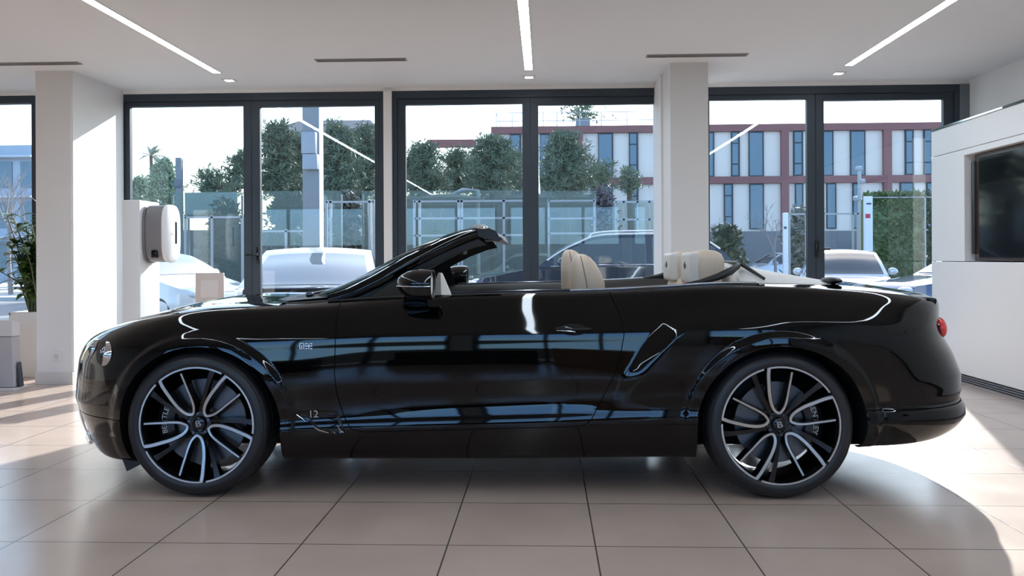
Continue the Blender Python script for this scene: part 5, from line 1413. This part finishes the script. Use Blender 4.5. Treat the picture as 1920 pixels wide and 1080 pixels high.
q = MB(); q.box((x0-bx,.0,0),(x1-bx,.25,gz(1000,436,d)-GZ)); q.build('base_wall', noisy('base_grey', (.17,.16,.16), (.22,.21,.20), 2, .8), e)
# roof railing and the roof plant
rl_ = MB(); zr = gz(1000,205,d)-GZ
xs_ = [gx(p,d)-bx for p in (930,960,1020,1046,1090,1131,1180,1232)]
for x in xs_: rl_.tube([(x,1.2,zt_-.05),(x,1.2,zr)], .03, 6)
for f in (1.0,.5): rl_.tube([(xs_[0],1.2,zt_+(zr-zt_)*f),(xs_[-1],1.2,zt_+(zr-zt_)*f)], .025, 6)
rl_.tube([(xs_[0],1.2,zr),(xs_[0],7.5,zr)], .025, 6); rl_.tube([(xs_[0],7.5,zt_-.05),(xs_[0],7.5,zr)], .03, 6)
rl_.build('roof_railing', mat('rail_pale', (.55,.56,.57), .5), e)
x = gx(1097,d); ep = empty('roof_plant', (x,d+2.2,zt_+GZ)); tag(ep, 'potted shrub standing on the flat roof of the office building', 'potted plant')
q = MB(); q.box((-.45,-.35,-.02),(.45,.35,.75)); q.build('planter', mat('roof_planter', (.30,.33,.35), .6), ep, bevel=.02)
q = MB(); r = random.Random(9); tufts(q, [(r.gauss(0,.55), r.gauss(0,.4), r.uniform(.7,2.0)) for k in range(120)], .3, r, 6); fo = q.build('foliage', leafmat('roof_green', (.20,.26,.17), (.28,.33,.22)), ep, recalc=False); fo['kind'] = 'stuff'
# open red pergola at its end
e2 = empty('roof_pergola', (gx(862,d),d+.3,GZ)); tag(e2, 'low red-brown frame joined to the end of the office building', 'pergola')
ox = e2.location.x; za, zb2 = gz(862,274,d)-GZ, gz(862,260,d)-GZ
q = MB(); q.box((gx(800,d)-ox,0,za),(gx(922,d)-ox-.02,.5,zb2)); q.build('beam', brick_red, e2)
q = MB(); q.box((gx(800,d)-ox,0,0),(gx(809,d)-ox,.5,za)); q.build('post', brick_red, e2)
# low grey building behind the fence
d = 36.0; x0, x1 = gx(752,d), gx(1122,d); xm = (x0+x1)/2; zt_ = gz(940,372,d)-GZ
e = empty('low_building', (xm,d,GZ)); tag(e, 'low grey single-storey building behind the glass screens under the pines', 'building')
q = MB(); q.box((x0-xm,0,0),(x1-xm,6,zt_)); q.build('wall', noisy('low_wall_grey', (.135,.135,.125), (.17,.17,.16), 2, .8), e)
for a, b, y0, y1 in ((808,830,397,409),(852,890,412,450),(922,931,396,432),(952,975,412,450),(1035,1051,398,460),(1078,1091,404,442)):
    q = MB(); q.box((gx(a,d)-xm,-.05,gz(a,y1,d)-GZ),(gx(b,d)-xm,.04,gz(a,y0,d)-GZ)); f = q.build('wall_opening', win_dark, e)
q = MB(); q.box((x0-xm-.1,-.2,zt_),(x1-xm+.1,6.1,zt_+.12)); q.build('flat_roof', mat('roof_grey', (.25,.26,.27), .8), e)
# flat parasol
d = 28; x = gx(840,d); e = empty('flat_parasol', (gx(897,d),d,GZ)); tag(e, 'flat dark round parasol on a side post, behind the long white fence', 'parasol'); xo = x-e.location.x
z = gz(840,374,d)-GZ; rr = (gx(908,d)-gx(770,d))/2
q = MB(); q.lathe([(0,.16),(rr*.5,.13),(rr,.0),(rr,-.05),(rr*.5,.06),(0,.1)], 40, 'Z', center=(xo,0,z)); q.build('canopy', mat('parasol_dark', (.12,.13,.13), .8), e, smooth=40)
q = MB(); q.tube([(0,0,0),(0,0,z+.3),(xo*.5,0,z+.32),(xo,0,z+.1)], .06, 8); q.build('post', fence_grey, e, smooth=60)
# tiled house behind the pines
d = 46.0; x0, x1 = gx(505,d), gx(697,d); xm = (x0+x1)/2; zr, ze = gz(600,216,d)-GZ, gz(600,246,d)-GZ
e = empty('tiled_house', (xm,d,GZ)); tag(e, 'pale house with a low tiled roof half hidden by the pines', 'house')
hwid = (x1-x0)/2
q = MB(); q.box((-hwid+.3,.5,0),(hwid-.3,3.0,ze)); q.build('wall', noisy('house_wall', (.52,.50,.46), (.58,.56,.51), 1, .8), e)
q = MB(); q.grid([[(-hwid-.2,0,ze),(hwid+.5,0,ze)],[(-hwid+1.2,1.75,zr),(hwid-.4,1.75,zr)],[(-hwid-.2,3.5,ze),(hwid+.5,3.5,ze)]]); q.add([(-hwid-.2,0,ze),(-hwid+1.2,1.75,zr),(-hwid-.2,3.5,ze)],[(0,1,2)]); q.add([(hwid+.5,0,ze),(hwid-.4,1.75,zr),(hwid+.5,3.5,ze)],[(0,1,2)])
q.grid([[(-hwid-.2,0,ze-.22),(hwid+.5,0,ze-.22)],[(-hwid-.2,0,ze),(hwid+.5,0,ze)]])
rt = bpy.data.materials.new('roof_tiles'); rt.use_nodes = True; n_ = rt.node_tree; b_ = n_.nodes['Principled BSDF']; wv = n_.nodes.new('ShaderNodeTexWave'); wv.inputs['Scale'].default_value = 2.0; wv.inputs['Distortion'].default_value = 1.0
tcx = n_.nodes.new('ShaderNodeTexCoord'); cr = n_.nodes.new('ShaderNodeValToRGB'); cr.color_ramp.elements[0].color = (.26,.22,.19,1); cr.color_ramp.elements[1].color = (.42,.36,.32,1)
n_.links.new(tcx.outputs['Object'], wv.inputs['Vector']); n_.links.new(wv.outputs['Fac'], cr.inputs[0]); n_.links.new(cr.outputs[0], b_.inputs['Base Color']); b_.inputs['Roughness'].default_value = .8
q.build('tiled_roof', rt, e)
for a, b in ((600,622),(640,656),(512,524)):
    q = MB(); q.box((gx(a,d)-xm,.5,gz(600,276,d)-GZ),(gx(b,d)-xm,.62,gz(600,252,d)-GZ)); q.build('house_window', win_dark, e)
# flats beyond the plant corner
d = 48.0; x0, x1 = gx(-150,d), gx(72,d); xm = (x0+x1)/2; zt_ = gz(30,272,d)-GZ
e = empty('blue_grey_flats', (xm,d,GZ)); tag(e, 'blue-grey block of flats beyond the bare trees at the plant corner', 'building')
q = MB(); q.box((x0-xm,0,0),(x1-xm,9,zt_)); q.build('wall', noisy('flats_grey', (.42,.45,.50), (.48,.51,.55), 1, .8), e)
for k in range(5):
    for j in range(3):
        xa = x0-xm+.6+k*1.35; za = .9+j*2.3
        if za+1.5 < zt_: q = MB(); q.box((xa,-.06,za),(xa+.85,.03,za+1.5)); f = q.build('flat_window', win_blue, e)
q = MB()
for j in range(3): q.box((x0-xm,-.7,2.6+j*2.3),(x1-xm,.0,2.72+j*2.3))
q.build('balcony_slab', mat('slab_pale', (.55,.56,.58), .8), e)
# distant tree line, a long wall and hedge closing the view
q = MB(); q.box((-60,60,GZ),(gx(920,60),60.4,gz(600,430,60))); struct(q.build('boundary_wall', noisy('boundary_grey', (.14,.14,.13), (.18,.18,.165), 1, .85)))

# ================================================================== light, sky, camera
S = bpy.context.scene
w = bpy.data.worlds.new('sky'); S.world = w; w.use_nodes = True
nt = w.node_tree; N = nt.nodes; L = nt.links; bg = N['Background']
SUN_AZ, SUN_EL = math.radians(17.8), math.radians(24.5)      # to the right of the window axis
sky = N.new('ShaderNodeTexSky'); sky.sky_type = 'NISHITA'; sky.sun_disc = False
sky.sun_elevation = math.radians(40); sky.sun_rotation = SUN_AZ; sky.altitude = 50; sky.air_density = 1.0; sky.dust_density = 0.7; sky.ozone_density = 1.0
# low sky away from the sun, tinted bluer for the bodywork's reflections
tcw = N.new('ShaderNodeTexCoord'); sx = N.new('ShaderNodeSeparateXYZ'); L.new(tcw.outputs['Generated'], sx.inputs[0])
rw = N.new('ShaderNodeMapRange'); rw.inputs['From Min'].default_value = -.5; rw.inputs['From Max'].default_value = .4; L.new(sx.outputs['Y'], rw.inputs['Value'])
tint = N.new('ShaderNodeMix'); tint.data_type = 'RGBA'; tint.inputs[6].default_value = (.62,1.0,1.75,1); tint.inputs[7].default_value = (1.10,1.02,.96,1); rz_ = N.new('ShaderNodeMapRange'); rz_.inputs['From Min'].default_value = .12; rz_.inputs['From Max'].default_value = .28; L.new(sx.outputs['Z'], rz_.inputs['Value'])
mxw = N.new('ShaderNodeMath'); mxw.operation = 'MAXIMUM'; L.new(rw.outputs[0], mxw.inputs[0]); L.new(rz_.outputs[0], mxw.inputs[1]); L.new(mxw.outputs[0], tint.inputs[0])
mm = N.new('ShaderNodeMix'); mm.data_type = 'RGBA'; mm.blend_type = 'MULTIPLY'; mm.inputs[0].default_value = 1.0
L.new(sky.outputs[0], mm.inputs[6]); L.new(tint.outputs[2], mm.inputs[7]); L.new(mm.outputs[2], bg.inputs['Color']); bg.inputs['Strength'].default_value = 0.27
sl = bpy.data.lights.new('sun', 'SUN'); so_ = bpy.data.objects.new('sun', sl); C.objects.link(so_)
sl.energy = 6.5; sl.angle = math.radians(.8); sl.color = (1.0,.98,.96)
to_sun = Vector((math.sin(SUN_AZ)*math.cos(SUN_EL), math.cos(SUN_AZ)*math.cos(SUN_EL), math.sin(SUN_EL)))
so_.rotation_euler = to_sun.to_track_quat('Z','Y').to_euler(); so_.location = (8, 30, 15)
cam = bpy.data.cameras.new('camera'); co = bpy.data.objects.new('camera', cam); C.objects.link(co)
cam.sensor_width = 36; cam.lens = FPX/1920*36; cam.shift_y = -(540-HOR)/1920; cam.clip_end = 500
co.matrix_world = Matrix.Translation(cam_pos) @ cam_rot.to_4x4(); S.camera = co
S.view_settings.view_transform = 'Standard'; S.view_settings.look = 'None'; S.view_settings.exposure = 0.85; S.view_settings.gamma = 1.0
S.view_settings.use_curve_mapping = False
cy = S.cycles
cy.use_denoising = True; cy.max_bounces = 10; cy.diffuse_bounces = 5; cy.glossy_bounces = 6; cy.transmission_bounces = 6; cy.transparent_max_bounces = 24
cy.sample_clamp_indirect = 8.0; cy.caustics_reflective = False; cy.caustics_refractive = False
